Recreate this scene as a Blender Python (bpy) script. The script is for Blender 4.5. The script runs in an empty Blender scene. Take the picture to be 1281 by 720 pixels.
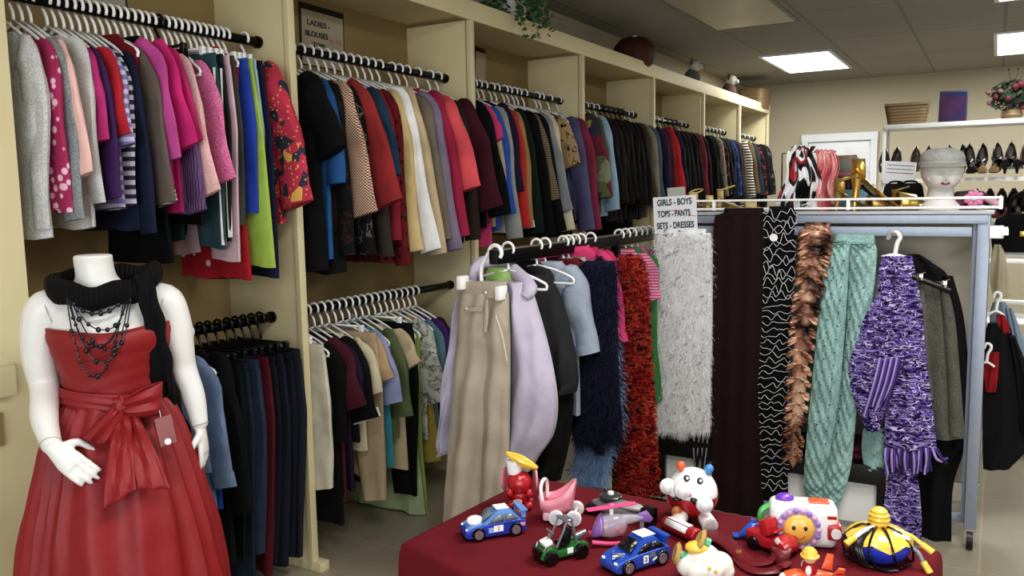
import bpy, bmesh, math, random
from mathutils import Vector, Matrix, noise
V = Vector
random.seed(11)
scene = bpy.context.scene
C = scene.collection
PI = math.pi

# ------------------------------------------------------------------ camera
FPX, YAW, PITCH, ROLL, EYE = 1040.0, .5273, .1118, -.0175, V((0, 0, 1.5))
CF = V((-math.sin(YAW) * math.cos(PITCH), math.cos(YAW) * math.cos(PITCH), -math.sin(PITCH)))
_r = V((math.cos(YAW), math.sin(YAW), 0)); _u = _r.cross(CF)
CR = _r * math.cos(ROLL) + _u * math.sin(ROLL)
CU = _u * math.cos(ROLL) - _r * math.sin(ROLL)
cam_d = bpy.data.cameras.new('camera'); cam = bpy.data.objects.new('camera', cam_d); C.objects.link(cam)
cam_d.sensor_width = 36; cam_d.lens = 36 * FPX / 1281
cam.matrix_world = Matrix(((CR.x, CU.x, -CF.x, EYE.x), (CR.y, CU.y, -CF.y, EYE.y), (CR.z, CU.z, -CF.z, EYE.z), (0, 0, 0, 1)))
scene.camera = cam

def at(px, py, ax, val):
    """world point on the plane X/Y/Z = val that the photograph shows at that pixel"""
    d = CR * (px - 640.5) / FPX - CU * (py - 360) / FPX + CF
    i = 'XYZ'.index(ax)
    return EYE + d * ((val - EYE[i]) / d[i])

# ------------------------------------------------------------------ materials
def lin(h):
    h = h.lstrip('#'); o = []
    for i in (0, 2, 4):
        c = int(h[i:i + 2], 16) / 255
        o.append(c / 12.92 if c <= .04045 else ((c + .055) / 1.055) ** 2.4)
    y = .2126 * o[0] + .7152 * o[1] + .0722 * o[2]
    return (*[max(0, y + (c - y) * .86) for c in o], 1)

MC = {}
class NT:
    def __init__(s, name):
        s.m = bpy.data.materials.new(name); s.m.use_nodes = True
        s.t = s.m.node_tree; s.b = s.t.nodes['Principled BSDF']
        s.co = s.t.nodes.new('ShaderNodeTexCoord').outputs['Object']
    def n(s, typ, ins=None, **kw):
        x = s.t.nodes.new('ShaderNode' + typ)
        for k, v in kw.items(): setattr(x, k, v)
        for k, v in (ins or {}).items(): s.put(x.inputs[k], v)
        return x
    def put(s, sock, v):
        if isinstance(v, bpy.types.NodeSocket): s.t.links.new(v, sock)
        else: sock.default_value = v
    def mix(s, f, a, b, mode='MIX'):
        x = s.t.nodes.new('ShaderNodeMix'); x.data_type = 'RGBA'; x.blend_type = mode
        s.put(x.inputs[0], f); s.put(x.inputs[6], a); s.put(x.inputs[7], b)
        return x.outputs[2]
    def noise(s, sc, det=2, vec=None, rough=.5):
        return s.n('TexNoise', {'Vector': vec or s.co, 'Scale': sc, 'Detail': det, 'Roughness': rough}).outputs['Fac']
    def ramp(s, f, stops, const=False):
        x = s.n('ValToRGB', {'Fac': f}); r = x.color_ramp
        if const: r.interpolation = 'CONSTANT'
        while len(r.elements) < len(stops): r.elements.new(.5)
        for e, (p, c) in zip(r.elements, stops):
            e.position = p; e.color = c if isinstance(c, tuple) else (c, c, c, 1)
        return x.outputs['Color']
    def wave(s, axis, sc, vec=None, dist=0):
        return s.n('TexWave', {'Vector': vec or s.co, 'Scale': sc, 'Distortion': dist, 'Detail': 1.0}, bands_direction=axis).outputs['Fac']
    def vor(s, sc, feat='F1', metric='EUCLIDEAN', vec=None):
        return s.n('TexVoronoi', {'Vector': vec or s.co, 'Scale': sc}, feature=feat, distance=metric)
    def bump(s, h, st=.3, d=.01):
        s.put(s.b.inputs['Normal'], s.n('Bump', {'Height': h, 'Strength': st, 'Distance': d}).outputs['Normal'])
    def scaled(s, v):
        return s.n('Mapping', {'Vector': s.co, 'Scale': v}).outputs['Vector']

def flat(name, hexc, rough=.5, metal=0, emit=0, alpha=1, trans=0, coat=0, var=.12, vs=12, bump=0, bs=40):
    key = ('flat', name)
    if key in MC: return MC[key]
    t = NT(name); b = t.b; col = lin(hexc)
    f = t.noise(vs, 3)
    t.put(b.inputs['Base Color'], t.mix(f, tuple([c * (1 - var) for c in col[:3]] + [1]), tuple([min(1, c * (1 + var)) for c in col[:3]] + [1])))
    b.inputs['Roughness'].default_value = rough; b.inputs['Metallic'].default_value = metal
    if emit:
        b.inputs['Emission Color'].default_value = col; b.inputs['Emission Strength'].default_value = emit
    if trans: b.inputs['Transmission Weight'].default_value = trans
    if alpha < 1: b.inputs['Alpha'].default_value = alpha
    if coat: b.inputs['Coat Weight'].default_value = coat
    if bump: t.bump(t.noise(bs, 3), bump)
    MC[key] = t.m; return t.m

def fab(spec):
    """cloth material, spec = 'hex' or 'hex:pattern:hex2:hex3'"""
    if spec in MC: return MC[spec]
    p = spec.split(':'); c1 = lin(p[0]); pat = p[1] if len(p) > 1 else 'plain'
    cs = [lin(x) for x in p[2:]]; c2 = cs[0] if cs else c1
    t = NT('fabric_' + pat); b = t.b; b.inputs['Roughness'].default_value = .88
    b.inputs['Specular IOR Level'].default_value = .25
    h = t.noise(26, 3); bst = .35
    col = None
    if pat == 'heather': col = t.mix(t.ramp(t.noise(170, 2), [(.4, 0.), (.6, 1.)]), c1, c2)
    elif pat == 'stripe': col = t.mix(t.ramp(t.wave('Z', 11), [(.5, 0.), (.55, 1.)]), c1, c2)
    elif pat == 'thin': col = t.mix(t.ramp(t.wave('Z', 24), [(.55, 0.), (.65, 1.)]), c1, c2)
    elif pat == 'plaid':
        a = t.ramp(t.wave('Z', 27), [(.4, 0.), (.7, 1.)]); bb = t.ramp(t.wave('X', 25), [(.5, 0.), (.6, 1.)])
        col = t.mix(bb, t.mix(a, c1, c2), t.mix(a, c2, cs[-1]))
    elif pat == 'floral':
        v = t.vor(25); cc = t.n('SeparateColor', {'Color': v.outputs['Color']}).outputs[0]
        st = [(0, c1), (.42, c2), (.62, c1)] + ([(.75, cs[1]), (.86, c1)] if len(cs) > 1 else [])
        col = t.ramp(cc, st, True)
        dots = t.ramp(t.vor(60).outputs['Distance'], [(.2, 1.), (.25, 0.)])
        col = t.mix(dots, col, cs[-1])
    elif pat == 'dots': col = t.mix(t.ramp(t.vor(33).outputs['Distance'], [(.3, 1.), (.38, 0.)]), c1, c2)
    elif pat == 'flake': col = t.mix(t.ramp(t.vor(13).outputs['Distance'], [(.2, 1.), (.26, 0.)]), c1, c2)
    elif pat == 'patch':
        v = t.vor(9, metric='CHEBYCHEV'); cc = t.n('SeparateColor', {'Color': v.outputs['Color']}).outputs[1]
        st = [(i / (len(cs) + 1), c) for i, c in enumerate([c1] + cs)]
        col = t.ramp(cc, st, True)
    elif pat == 'map':
        f = t.noise(15, 4); col = t.ramp(f, [(.38, c1), (.47, c2), (.5, lin('4a4c48')), (.52, c1), (.62, c2)])
    elif pat == 'print':
        f = t.noise(22, 2); col = t.ramp(f, [(.5, c1), (.58, c2), (.63, c1)], True)
    elif pat == 'denim':
        f = t.noise(60, 3, t.scaled((3, 3, .4))); col = t.mix(f, c1, c2)
    elif pat == 'knit':
        col = t.mix(t.noise(60, 3), c1, c2); h = t.wave('X', 26, dist=1.5); bst = .6
    elif pat == 'satin':
        b.inputs['Roughness'].default_value = .3; b.inputs['Specular IOR Level'].default_value = .6
        f = t.noise(11, 3); col = t.ramp(f, [(.36, c1), (.5, c2), (.62, cs[-1])])
    elif pat == 'vary':
        f = t.noise(36, 1, t.scaled((.7, .7, 1.7))); st = [c1] + cs
        col = t.ramp(f, [(.30 + .42 * i / len(st), c) for i, c in enumerate(st)], True)
        h = t.wave('Z', 22, dist=2); bst = .5
    else: col = c1
    f = t.noise(7, 3)
    col = t.mix(t.ramp(f, [(.3, .75), (.7, 1.)]), lin('000000'), col) if False else t.mix(1.0, col, t.ramp(f, [(.3, .8), (.7, 1.08)]), 'MULTIPLY')
    t.put(b.inputs['Base Color'], col); t.bump(h, bst, .008)
    MC[spec] = t.m; return t.m

# ------------------------------------------------------------------ mesh helpers
def BM(): return bmesh.new()

def box(bm, c, s, rot=None, bev=0, seg=2):
    r = bmesh.ops.create_cube(bm, size=1)
    M = Matrix.Translation(c) @ (rot.to_4x4() if rot else Matrix()) @ Matrix.Diagonal((*s, 1))
    bmesh.ops.transform(bm, matrix=M, verts=r['verts'])
    if bev:
        es = list({e for v in r['verts'] for e in v.link_edges})
        bmesh.ops.bevel(bm, geom=es, offset=bev, segments=seg, affect='EDGES', profile=.6)

def loft(bm, rings, cap0=True, cap1=True, closed=True):
    vs = [[bm.verts.new(p) for p in r] for r in rings]
    n = len(vs[0])
    for a, b in zip(vs, vs[1:]):
        for i in range(n if closed else n - 1):
            bm.faces.new((a[i], a[(i + 1) % n], b[(i + 1) % n], b[i]))
    if closed and cap0: bm.faces.new(list(reversed(vs[0])))
    if closed and cap1: bm.faces.new(vs[-1])
    return vs

def smooth_path(pts, n):
    pts = [V(p) for p in pts]
    if len(pts) < 3: return [pts[0].lerp(pts[-1], i / n) for i in range(n + 1)]
    P = [2 * pts[0] - pts[1]] + pts + [2 * pts[-1] - pts[-2]]
    out = []; m = len(pts) - 1
    for k in range(n + 1):
        s = k / n * m; i = min(int(s), m - 1); t = s - i
        a, b, c, d = P[i:i + 4]
        out.append(.5 * ((2 * b) + (c - a) * t + (2 * a - 5 * b + 4 * c - d) * t * t + (3 * b - a - 3 * c + d) * t ** 3))
    return out

def tube(bm, pts, r, seg=8, n=None, flatv=None, ry=None, cap=True):
    """swept tube; r number or list; flatv fixes one cross axis (half size r) and ry the other"""
    if n: 
        m = len(pts) - 1
        rr = r if not isinstance(r, (list, tuple)) else [lerp_list(r, k / n) for k in range(n + 1)]
        yy = ry if not isinstance(ry, (list, tuple)) else [lerp_list(ry, k / n) for k in range(n + 1)]
        pts = smooth_path(pts, n); r = rr; ry = yy
    pts = [V(p) for p in pts]; rings = []; ref = None
    for i, p in enumerate(pts):
        d = (pts[min(i + 1, len(pts) - 1)] - pts[max(i - 1, 0)])
        d = d.normalized() if d.length > 1e-9 else V((0, 0, 1))
        if flatv is not None:
            a = V(flatv); a = (a - d * a.dot(d)); a.normalize()
        else:
            if ref is None: ref = V((0, 0, 1)) if abs(d.z) < .9 else V((1, 0, 0))
            a = (ref - d * ref.dot(d)).normalized(); ref = a
        b = d.cross(a)
        ra = r[i] if isinstance(r, (list, tuple)) else r
        rb = ra if ry is None else (ry[i] if isinstance(ry, (list, tuple)) else ry)
        rings.append([p + a * (ra * math.cos(2 * PI * k / seg)) + b * (rb * math.sin(2 * PI * k / seg)) for k in range(seg)])
    loft(bm, rings, cap, cap)

def lerp_list(l, t):
    s = t * (len(l) - 1); i = min(int(s), len(l) - 2); return l[i] + (l[i + 1] - l[i]) * (s - i)

def lathe(bm, prof, seg=24, M=None, sx=1, sy=1, cap0=True, cap1=True):
    rings = [[V((r * sx * math.cos(2 * PI * k / seg), r * sy * math.sin(2 * PI * k / seg), z)) for k in range(seg)] for r, z in prof]
    if M: rings = [[M @ p for p in r] for r in rings]
    loft(bm, rings, cap0, cap1)

def ball(bm, c, s, u=16, v=10, rot=None):
    r = bmesh.ops.create_uvsphere(bm, u_segments=u, v_segments=v, radius=1)
    if not isinstance(s, (tuple, list)): s = (s, s, s)
    bmesh.ops.transform(bm, matrix=Matrix.Translation(c) @ (rot.to_4x4() if rot else Matrix()) @ Matrix.Diagonal((*s, 1)), verts=r['verts'])

def prism(bm, outline, w, M=None, bev=0, seg=2):
    """outline of (x, z) pairs, extruded to width w along y and centred there"""
    M = M or Matrix()
    a = [bm.verts.new(M @ V((x, -w / 2, z))) for x, z in outline]; b = [bm.verts.new(M @ V((x, w / 2, z))) for x, z in outline]
    n = len(a); fs = [bm.faces.new(a), bm.faces.new(list(reversed(b)))]
    for i in range(n): fs.append(bm.faces.new((a[i], b[i], b[(i + 1) % n], a[(i + 1) % n])))
    bmesh.ops.recalc_face_normals(bm, faces=fs)
    if bev: bmesh.ops.bevel(bm, geom=list({e for f in fs for e in f.edges}), offset=bev, segments=seg, affect='EDGES', profile=.6)

def grid(bm, fn, nu, nv, closed_u=False):
    vs = [[bm.verts.new(fn(i / nu, j / nv)) for i in range(nu + (0 if closed_u else 1))] for j in range(nv + 1)]
    m = len(vs[0])
    for j in range(nv):
        for i in range(m if closed_u else m - 1):
            bm.faces.new((vs[j][i], vs[j][(i + 1) % m], vs[j + 1][(i + 1) % m], vs[j + 1][i]))

def roty(a): return Matrix.Rotation(a, 3, 'Y')
def rotx(a): return Matrix.Rotation(a, 3, 'X')
def rotz(a): return Matrix.Rotation(a, 3, 'Z')

def obj(name, bm, mat, parent=None, loc=None, rot=None, label=None, sharp=40, solid=0, sub=0):
    me = bpy.data.meshes.new(name)
    bmesh.ops.recalc_face_normals(bm, faces=bm.faces)
    bm.to_mesh(me); bm.free()
    me.polygons.foreach_set('use_smooth', [True] * len(me.polygons))
    me.set_sharp_from_angle(angle=math.radians(sharp))
    me.materials.append(mat)
    o = bpy.data.objects.new(name, me); C.objects.link(o)
    if parent: o.parent = parent
    if loc is not None: o.location = loc
    if rot is not None: o.rotation_euler = rot
    if label: o['label'] = label
    if solid:
        m = o.modifiers.new('thickness', 'SOLIDIFY'); m.thickness = solid; m.offset = 0
    if sub:
        m = o.modifiers.new('smooth', 'SUBSURF'); m.levels = sub; m.render_levels = sub
    return o

USED = {}
def tag(o, label, cat, group=None):
    n = len(label.split()); assert 4 <= n <= 16, (n, label)
    assert label not in USED or (group and USED[label] == group), label
    USED[label] = group
    o['label'] = label; o['category'] = cat
    if group: o['group'] = group
    return o
def thing(name, label, cat, loc=(0, 0, 0), rz=0, group=None):
    o = bpy.data.objects.new(name, None); C.objects.link(o); o.empty_display_size = .05
    o.location = loc; o.rotation_euler = (0, 0, rz)
    return tag(o, label, cat, group)
def struct(name, bm, mat, **k):
    o = obj(name, bm, mat, **k); o['kind'] = 'structure'; return o
def dup(root, loc=None, rot=None, label=None, group=None):
    r = root.copy(); C.objects.link(r)
    if loc is not None: r.location = loc
    if rot is not None: r.rotation_euler = rot
    if label: tag(r, label, r['category'], group or r.get('group'))
    for ch in list(root.children):
        c = ch.copy(); C.objects.link(c); c.parent = r
        for g in list(ch.children):
            d = g.copy(); C.objects.link(d); d.parent = c
    return r

def lettering(text, size, mat, parent, M, width=None, bold=0, label=None):
    cu = bpy.data.curves.new('lettering', 'FONT'); cu.body = text; cu.size = size; cu.align_x = 'CENTER'; cu.align_y = 'CENTER'
    cu.offset = bold; cu.extrude = .0004
    t = bpy.data.objects.new('tmp', cu); C.objects.link(t)
    me = bpy.data.meshes.new_from_object(t.evaluated_get(bpy.context.evaluated_depsgraph_get()))
    bpy.data.objects.remove(t); bpy.data.curves.remove(cu)
    if width and me.vertices:
        w = max(v.co.x for v in me.vertices) - min(v.co.x for v in me.vertices)
        me.transform(Matrix.Diagonal((width / w, 1, 1, 1)))
    me.transform(M); me.materials.clear(); me.materials.append(mat)
    o = bpy.data.objects.new('lettering', me); C.objects.link(o); o.parent = parent
    if label: o['label'] = label
    return o
# ------------------------------------------------------------------ the room
XF, XB = -2.328, -2.745            # front plane and back panel of the wall shelving
YB, ZC = 10.65, 2.78               # back wall, ceiling
DIV = [1.315, 2.38, 3.645, 4.96, 6.25, 7.53, 8.76, 10.0]
XR = -2.49                         # rails
ZU, ZL = 2.10, 1.03

m_wall = flat('wall_paint', 'bcb39a', .8, var=.05, vs=2, bump=.05)
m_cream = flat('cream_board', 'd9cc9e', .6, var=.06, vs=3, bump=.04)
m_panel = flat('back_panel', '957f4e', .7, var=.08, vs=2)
m_white = flat('white_paint', 'e8e8e6', .45, var=.03)
m_trim = flat('white_trim', 'dfe3e8', .5, var=.03)
m_black = flat('black_metal', '0c0c0d', .35, .6)
m_steel = flat('grey_steel', '8f98a8', .4, .35, var=.1, vs=30)
m_blk = flat('black_plastic', '101012', .4)
m_chrome = flat('chrome', 'd0d0d0', .15, 1)
m_whtpl = flat('white_plastic', 'f0f0ee', .35, var=.03)
m_gold = flat('gold_leather', 'd8b048', .25, .8)

def m_floor():
    t = NT('floor_concrete'); f = t.noise(1.6, 5); g = t.noise(30, 4)
    col = t.mix(f, lin('9b917c'), lin('b5ac95')); col = t.mix(t.n('Math', {0: g, 1: .25}, operation='MULTIPLY').outputs[0], col, lin('857c68'))
    br = t.n('TexBrick', {'Vector': t.co, 'Scale': 1.0, 'Mortar Size': .004, 'Brick Width': .9, 'Row Height': .9, 'Color1': (1, 1, 1, 1), 'Color2': (.95, .95, .95, 1), 'Mortar': (1.25, 1.2, 1.05, 1)}, offset=0)
    t.put(t.b.inputs['Base Color'], t.mix(1.0, col, br.outputs['Color'], 'MULTIPLY'))
    t.b.inputs['Roughness'].default_value = .42; t.bump(g, .05); return t.m
def m_ceil():
    t = NT('ceiling_tile')
    br = t.n('TexBrick', {'Vector': t.co, 'Scale': 1.0, 'Mortar Size': .012, 'Brick Width': .655, 'Row Height': 1.3, 'Color1': lin('a09e97'), 'Color2': lin('9b9992'), 'Mortar': lin('8a8882')}, offset=0)
    f = t.noise(140, 3)
    t.put(t.b.inputs['Base Color'], t.mix(t.ramp(f, [(.3, 0.), (.45, 1.)]), lin('8b8983'), br.outputs['Color']))
    t.b.inputs['Roughness'].default_value = .95; return t.m

b = BM(); box(b, (1, 3.8, -.05), (8, 14, .1)); struct('floor', b, m_floor())
b = BM(); box(b, (1 + .01, 3.8, ZC + .05), (8, 14, .1)); o = struct('ceiling', b, m_ceil()); 
b = BM(); box(b, (XB - .06, 3.8, ZC / 2), (.08, 14, ZC)); struct('wall_left', b, m_wall)
b = BM(); box(b, (1, YB + .05, ZC / 2), (7.8, .1, ZC)); struct('wall_back', b, m_wall)
b = BM(); box(b, (5.05, 3.8, ZC / 2), (.1, 14, ZC)); struct('wall_right', b, m_wall)
b = BM(); box(b, (1.2, YB - .01, .05), (7, .02, .1)); struct('baseboard_back', b, m_trim)

# back door with its white frame and a picture-like window opening
p0 = at(1005, 169, 'Y', YB); p1 = at(1098, 168, 'Y', YB)
x0, x1, zt = p0.x, p1.x, (p0.z + p1.z) / 2
b = BM()
box(b, ((x0 + .03), YB - .03, zt / 2), (.07, .06, zt)); box(b, (x1 - .03, YB - .03, zt / 2), (.07, .06, zt)); box(b, ((x0 + x1) / 2, YB - .034, zt - .03), (x1 - x0 + .02, .066, .09))
fr = struct('trim_1', b, m_trim)
b = BM(); box(b, ((x0 + x1) / 2, YB - .02, (zt - .07) / 2), (x1 - x0 - .14, .03, zt - .08), bev=.004)
xm = at(1054, 200, 'Y', YB).x
for s in (-1, 1):
    box(b, (xm + s * .19, YB - .038, zt - .3), (.3, .012, .3), bev=.004); box(b, (xm + s * .19, YB - .038, .8), (.3, .012, 1.0), bev=.004)
door = struct('door_1', b, m_trim)
q0 = at(1037, 195, 'Y', YB); q1 = at(1072, 224, 'Y', YB)
b = BM(); box(b, ((q0.x + q1.x) / 2, YB - .05, (q0.z + q1.z) / 2), (q1.x - q0.x, .015, q0.z - q1.z))
obj('door_window', b, flat('dim_doorglass', '6b5c34', .2, var=.4, vs=5), door)
b = BM(); ball(b, (x1 - .12, YB - .07, 1.0), .03); obj('door_knob', b, m_chrome, door)

# shelving wall, one long built-in: dividers are separate boards
W = thing('wall_shelving', 'long cream built-in hanging shelving along the left wall, divided into bays', 'shelving', (XF, 1.0, 0))
def wl(bm, name, mat=m_cream, label=None):
    bmesh.ops.translate(bm, vec=(-XF, -1.0, 0), verts=bm.verts); return obj(name, bm, mat, W, label=label)
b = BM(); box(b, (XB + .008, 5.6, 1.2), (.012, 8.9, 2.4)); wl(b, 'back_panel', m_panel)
b = BM(); box(b, ((XF + XB) / 2 - .006, 5.6, 2.41), (XF - XB - .03, 8.9, .022)); wl(b, 'top_board')
b = BM(); box(b, (XF - .0125, 5.55, 2.4265), (.025, 9.0, .097), bev=.003); wl(b, 'fascia')
for y in DIV[1:]:
    b = BM(); box(b, ((XF + XB) / 2 - .015, y, 1.19), (XF - XB - .045, .022, 2.38), bev=.002)
    box(b, (XF - .014, y, 1.19), (.028, .034, 2.376), bev=.003)
    wl(b, 'divider')
    b = BM(); box(b, (XF - .02, y + .01, .02), (.12, .05, .04), bev=.004); wl(b, 'foot')
b = BM(); box(b, (XF - .012, 1.0, 1.2), (.026, .63, 2.4), bev=.003); box(b, (XF - .2, 1.30, 1.2), (.36, .024, 2.4)); wl(b, 'end_post')
b = BM(); box(b, (XF + .012, .96, 1.02), (.026, .58, .085), bev=.004); wl(b, 'batten')
b = BM(); box(b, (XF + .008, 1.2, .98 - .09), (.012, .02, .09)); wl(b, 'bracket', m_panel)
for bay in range(7):
    ya, yb = DIV[bay], DIV[bay + 1]
    for z in (ZU, ZL):
        if z == ZL and bay > 4: continue
        b = BM(); tube(b, [(XR, ya + .012, z), (XR, yb - .012, z)], .018, 14)
        o = wl(b, 'rail', m_black, 'black round hanging rail')
        for yy, s in ((ya + .014, 1), (yb - .014, -1)):
            b = BM(); tube(b, [(XR, yy, z), (XR, yy + s * .014, z)], .023, 14)
            wl(b, 'rail_flange', m_black)

# ceiling lights: troffers set into the tile grid
m_lit = flat('lit_diffuser', 'fbfdff', .4, emit=5.5, var=0)
m_unlit = flat('unlit_diffuser', 'b4b09c', .3, var=.15, vs=2)
def troffer(xc, yc, lit, label, L=1.27):
    t = thing('ceiling_light', label, 'light', (xc, yc, ZC - .001), group=None)
    b = BM()
    for s in (-1, 1):
        box(b, (s * .315, 0, -.006), (.03, L + .06, .016)); box(b, (0, s * (L / 2 + .015), -.006), (.6, .03, .016))
    obj('frame', b, m_trim if lit else flat('dull_frame', '8d8a80', .6), t)
    b = BM(); box(b, (0, 0, -.005), (.6, L, .008)); obj('diffuser', b, m_lit if lit else m_unlit, t)
    if lit:
        l = bpy.data.lights.new('tube', 'AREA'); l.shape = 'RECTANGLE'; l.size = .55; l.size_y = 1.2; l.energy = 34; l.color = (1, .98, .94)
        lo = bpy.data.objects.new('tube', l); C.objects.link(lo); lo.location = (xc, yc, ZC - .03)
troffer(-1.71, 8.95, True, 'lit white ceiling light left of the other lit one, above far bays')
troffer(.25, 8.95, True, 'lit white ceiling light at the right edge of the photo', 1.3)
troffer(-1.68, 6.1, False, 'unlit dull ceiling light panel nearest along the shelving')
troffer(.26, 6.2, True, 'lit ceiling light at the top right corner, barely in the photo')
for x, y in ((-.3, .6), (.1, 2.3), (2.6, 2.5), (2.6, 7)):
    l = bpy.data.lights.new('room_light', 'AREA'); l.shape = 'RECTANGLE'; l.size = .6; l.size_y = 1.2; l.energy = 48 if x == .1 else 34; l.color = (1, .98, .94)
    lo = bpy.data.objects.new('room_light', l); C.objects.link(lo); lo.location = (x, y, ZC - .03)
# daylight from the shop window behind the camera
def area(name, loc, target, sx, sy, e, col):
    l = bpy.data.lights.new(name, 'AREA'); l.shape = 'RECTANGLE'; l.size = sx; l.size_y = sy; l.energy = e; l.color = col
    o = bpy.data.objects.new(name, l); C.objects.link(o); o.location = loc
    o.rotation_euler = (V(target) - V(loc)).to_track_quat('-Z', 'Y').to_euler(); return o
area('shop_window_daylight', (1.2, -2.9, 1.5), (-.8, 3.5, 1.1), 4.6, 2.3, 175, (.93, .97, 1.0))
wd = bpy.data.worlds.new('daylight'); scene.world = wd; wd.use_nodes = True
bg = wd.node_tree.nodes['Background']; bg.inputs[0].default_value = (.8, .88, 1, 1); bg.inputs[1].default_value = .08
scene.view_settings.view_transform = 'Standard'
scene.view_settings.look = 'Medium High Contrast'
scene.view_settings.exposure = -.22
# ------------------------------------------------------------------ hangers and garments
HANG_CACHE = {}
def hanger_mesh(hw, drop, mat, clip=False):
    key = (round(hw, 2), round(drop, 2), mat.name, clip)
    if key in HANG_CACHE: return HANG_CACHE[key]
    b = BM(); r = .0052
    arc = [(.0245 * math.cos(a), 0, .0245 * math.sin(a) + .002) for a in [math.radians(d) for d in range(-35, 181, 18)]]
    tube(b, arc + [(-.020, 0, -.016), (-.008, 0, -.036), (0, 0, -.055), (0, 0, -.078)], r, 6, n=22)
    if clip:
        tube(b, [(-hw, 0, -.085), (hw, 0, -.085)], r, 6)
        for s in (-1, 1): box(b, (s * hw * .9, 0, -.1), (.022, .016, .045), bev=.003)
    else:
        d = -drop - .004
        for s in (-1, 1):
            tube(b, [(0, 0, -.074), (s * hw * .5, 0, (-.074 + d) / 2 + .006), (s * hw * .96, 0, d), (s * hw * .98, 0, d - .016), (s * hw * .9, 0, d - .022), (0, 0, d - .022)], r, 6, n=10)
    me = bpy.data.meshes.new('hanger'); bmesh.ops.recalc_face_normals(b, faces=b.faces); b.to_mesh(me); b.free()
    me.polygons.foreach_set('use_smooth', [True] * len(me.polygons)); me.materials.append(mat)
    HANG_CACHE[key] = me; return me

def hanger(loc, hw, drop, where, mat=None, clip=False, rz=0, color='white'):
    mat = mat or m_whtpl
    o = bpy.data.objects.new('hanger', hanger_mesh(hw, drop, mat, clip)); C.objects.link(o); o.location = loc; o.rotation_euler = (0, 0, rz)
    typ = 'clip hanger' if clip else 'clothes hanger'
    tag(o, f'{color} plastic {typ} hooked over the {where}', 'hanger', f'{color} {typ}s on the {where}')
    return o

def body_loft(b, rows, rnd, n=22, wob=.35):
    """rows: (z, half width, half thickness, centre x)"""
    ph = [rnd.uniform(0, 6.28) for _ in range(4)]; rings = []
    z0, z1 = rows[0][0], rows[-1][0]
    for z, w, t, cx in rows:
        g = (z0 - z) / max(1e-6, z0 - z1); ring = []
        for k in range(n):
            a = 2 * PI * k / n; ca, sa = math.cos(a), math.sin(a)
            x = w * (abs(ca) ** .85) * (1 if ca > 0 else -1)
            y = t * (abs(sa) ** .6) * (1 if sa > 0 else -1)
            f = wob * t * g * (math.sin(x * 46 + ph[0] + g) + .6 * math.sin(x * 83 + ph[1] - 2 * g))
            ring.append(V((cx + x, y + f, z + .006 * g * math.sin(x * 30 + ph[2]))))
        rings.append(ring)
    loft(b, rings, False, True)

def interp_rows(keys, m):
    """keys (s, ...) resampled smoothly at m + 1 rows"""
    out = []
    for k in range(m + 1):
        s = keys[0][0] + (keys[-1][0] - keys[0][0]) * k / m
        for a, c in zip(keys, keys[1:]):
            if (a[0] >= s >= c[0]) or (a[0] <= s <= c[0]):
                t = (s - a[0]) / (c[0] - a[0]) if c[0] != a[0] else 0
                out.append((s,) + tuple(p + (q - p) * t for p, q in zip(a[1:], c[1:]))); break
    return out

def sleeve_mesh(p0, p1, w0, w1, t, rnd, side=1, bulge=.0, n=14):
    """flat hanging sleeve in the plane y = 0 from the shoulder p0 to its end p1"""
    b = BM(); p0, p1 = V(p0), V(p1)
    L = (p1 - p0).length
    pts = [p0 + V((-side * .035, 0, .012)), p0 + V((side * .004, 0, -.006)), p0.lerp(p1, .16) + V((side * .020, 0, .0)), p0.lerp(p1, .5) + V((side * .012, 0, 0)), p1]
    path = smooth_path(pts, n); ph = [rnd.uniform(0, 6.28) for _ in range(3)]
    rings = []
    for i, p in enumerate(path):
        s = i / n
        d = (path[min(i + 1, n)] - path[max(i - 1, 0)]).normalized()
        a = V((-d.z, 0, d.x)) * 1.0
        w = w0 + (w1 - w0) * s
        if s < .25: w = w * (.45 + .55 * math.sin(s / .25 * PI / 2))
        w *= 1 + bulge * math.sin(PI * min(1, s * 1.05)) + .06 * math.sin(s * 17 + ph[0])
        tt = t * (.8 + .35 * math.sin(s * 3.0)) * (1 + .15 * math.sin(s * 23 + ph[1]))
        off = V((0, .35 * t * math.sin(s * 9 + ph[2]), 0))
        # the sleeve hangs inwards from its outer line
        c = p - a * 0
        rings.append([c + off + a * (w * .5 * math.cos(2 * PI * k / 14)) + V((0, tt * (abs(math.sin(2 * PI * k / 14)) ** .8) * (1 if math.sin(2 * PI * k / 14) > 0 else -1) * (1 + .25 * math.sin(4 * PI * k / 14 + s * 11)), 0)) for k in range(14)])
    loft(b, rings, True, True)
    return b

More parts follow.
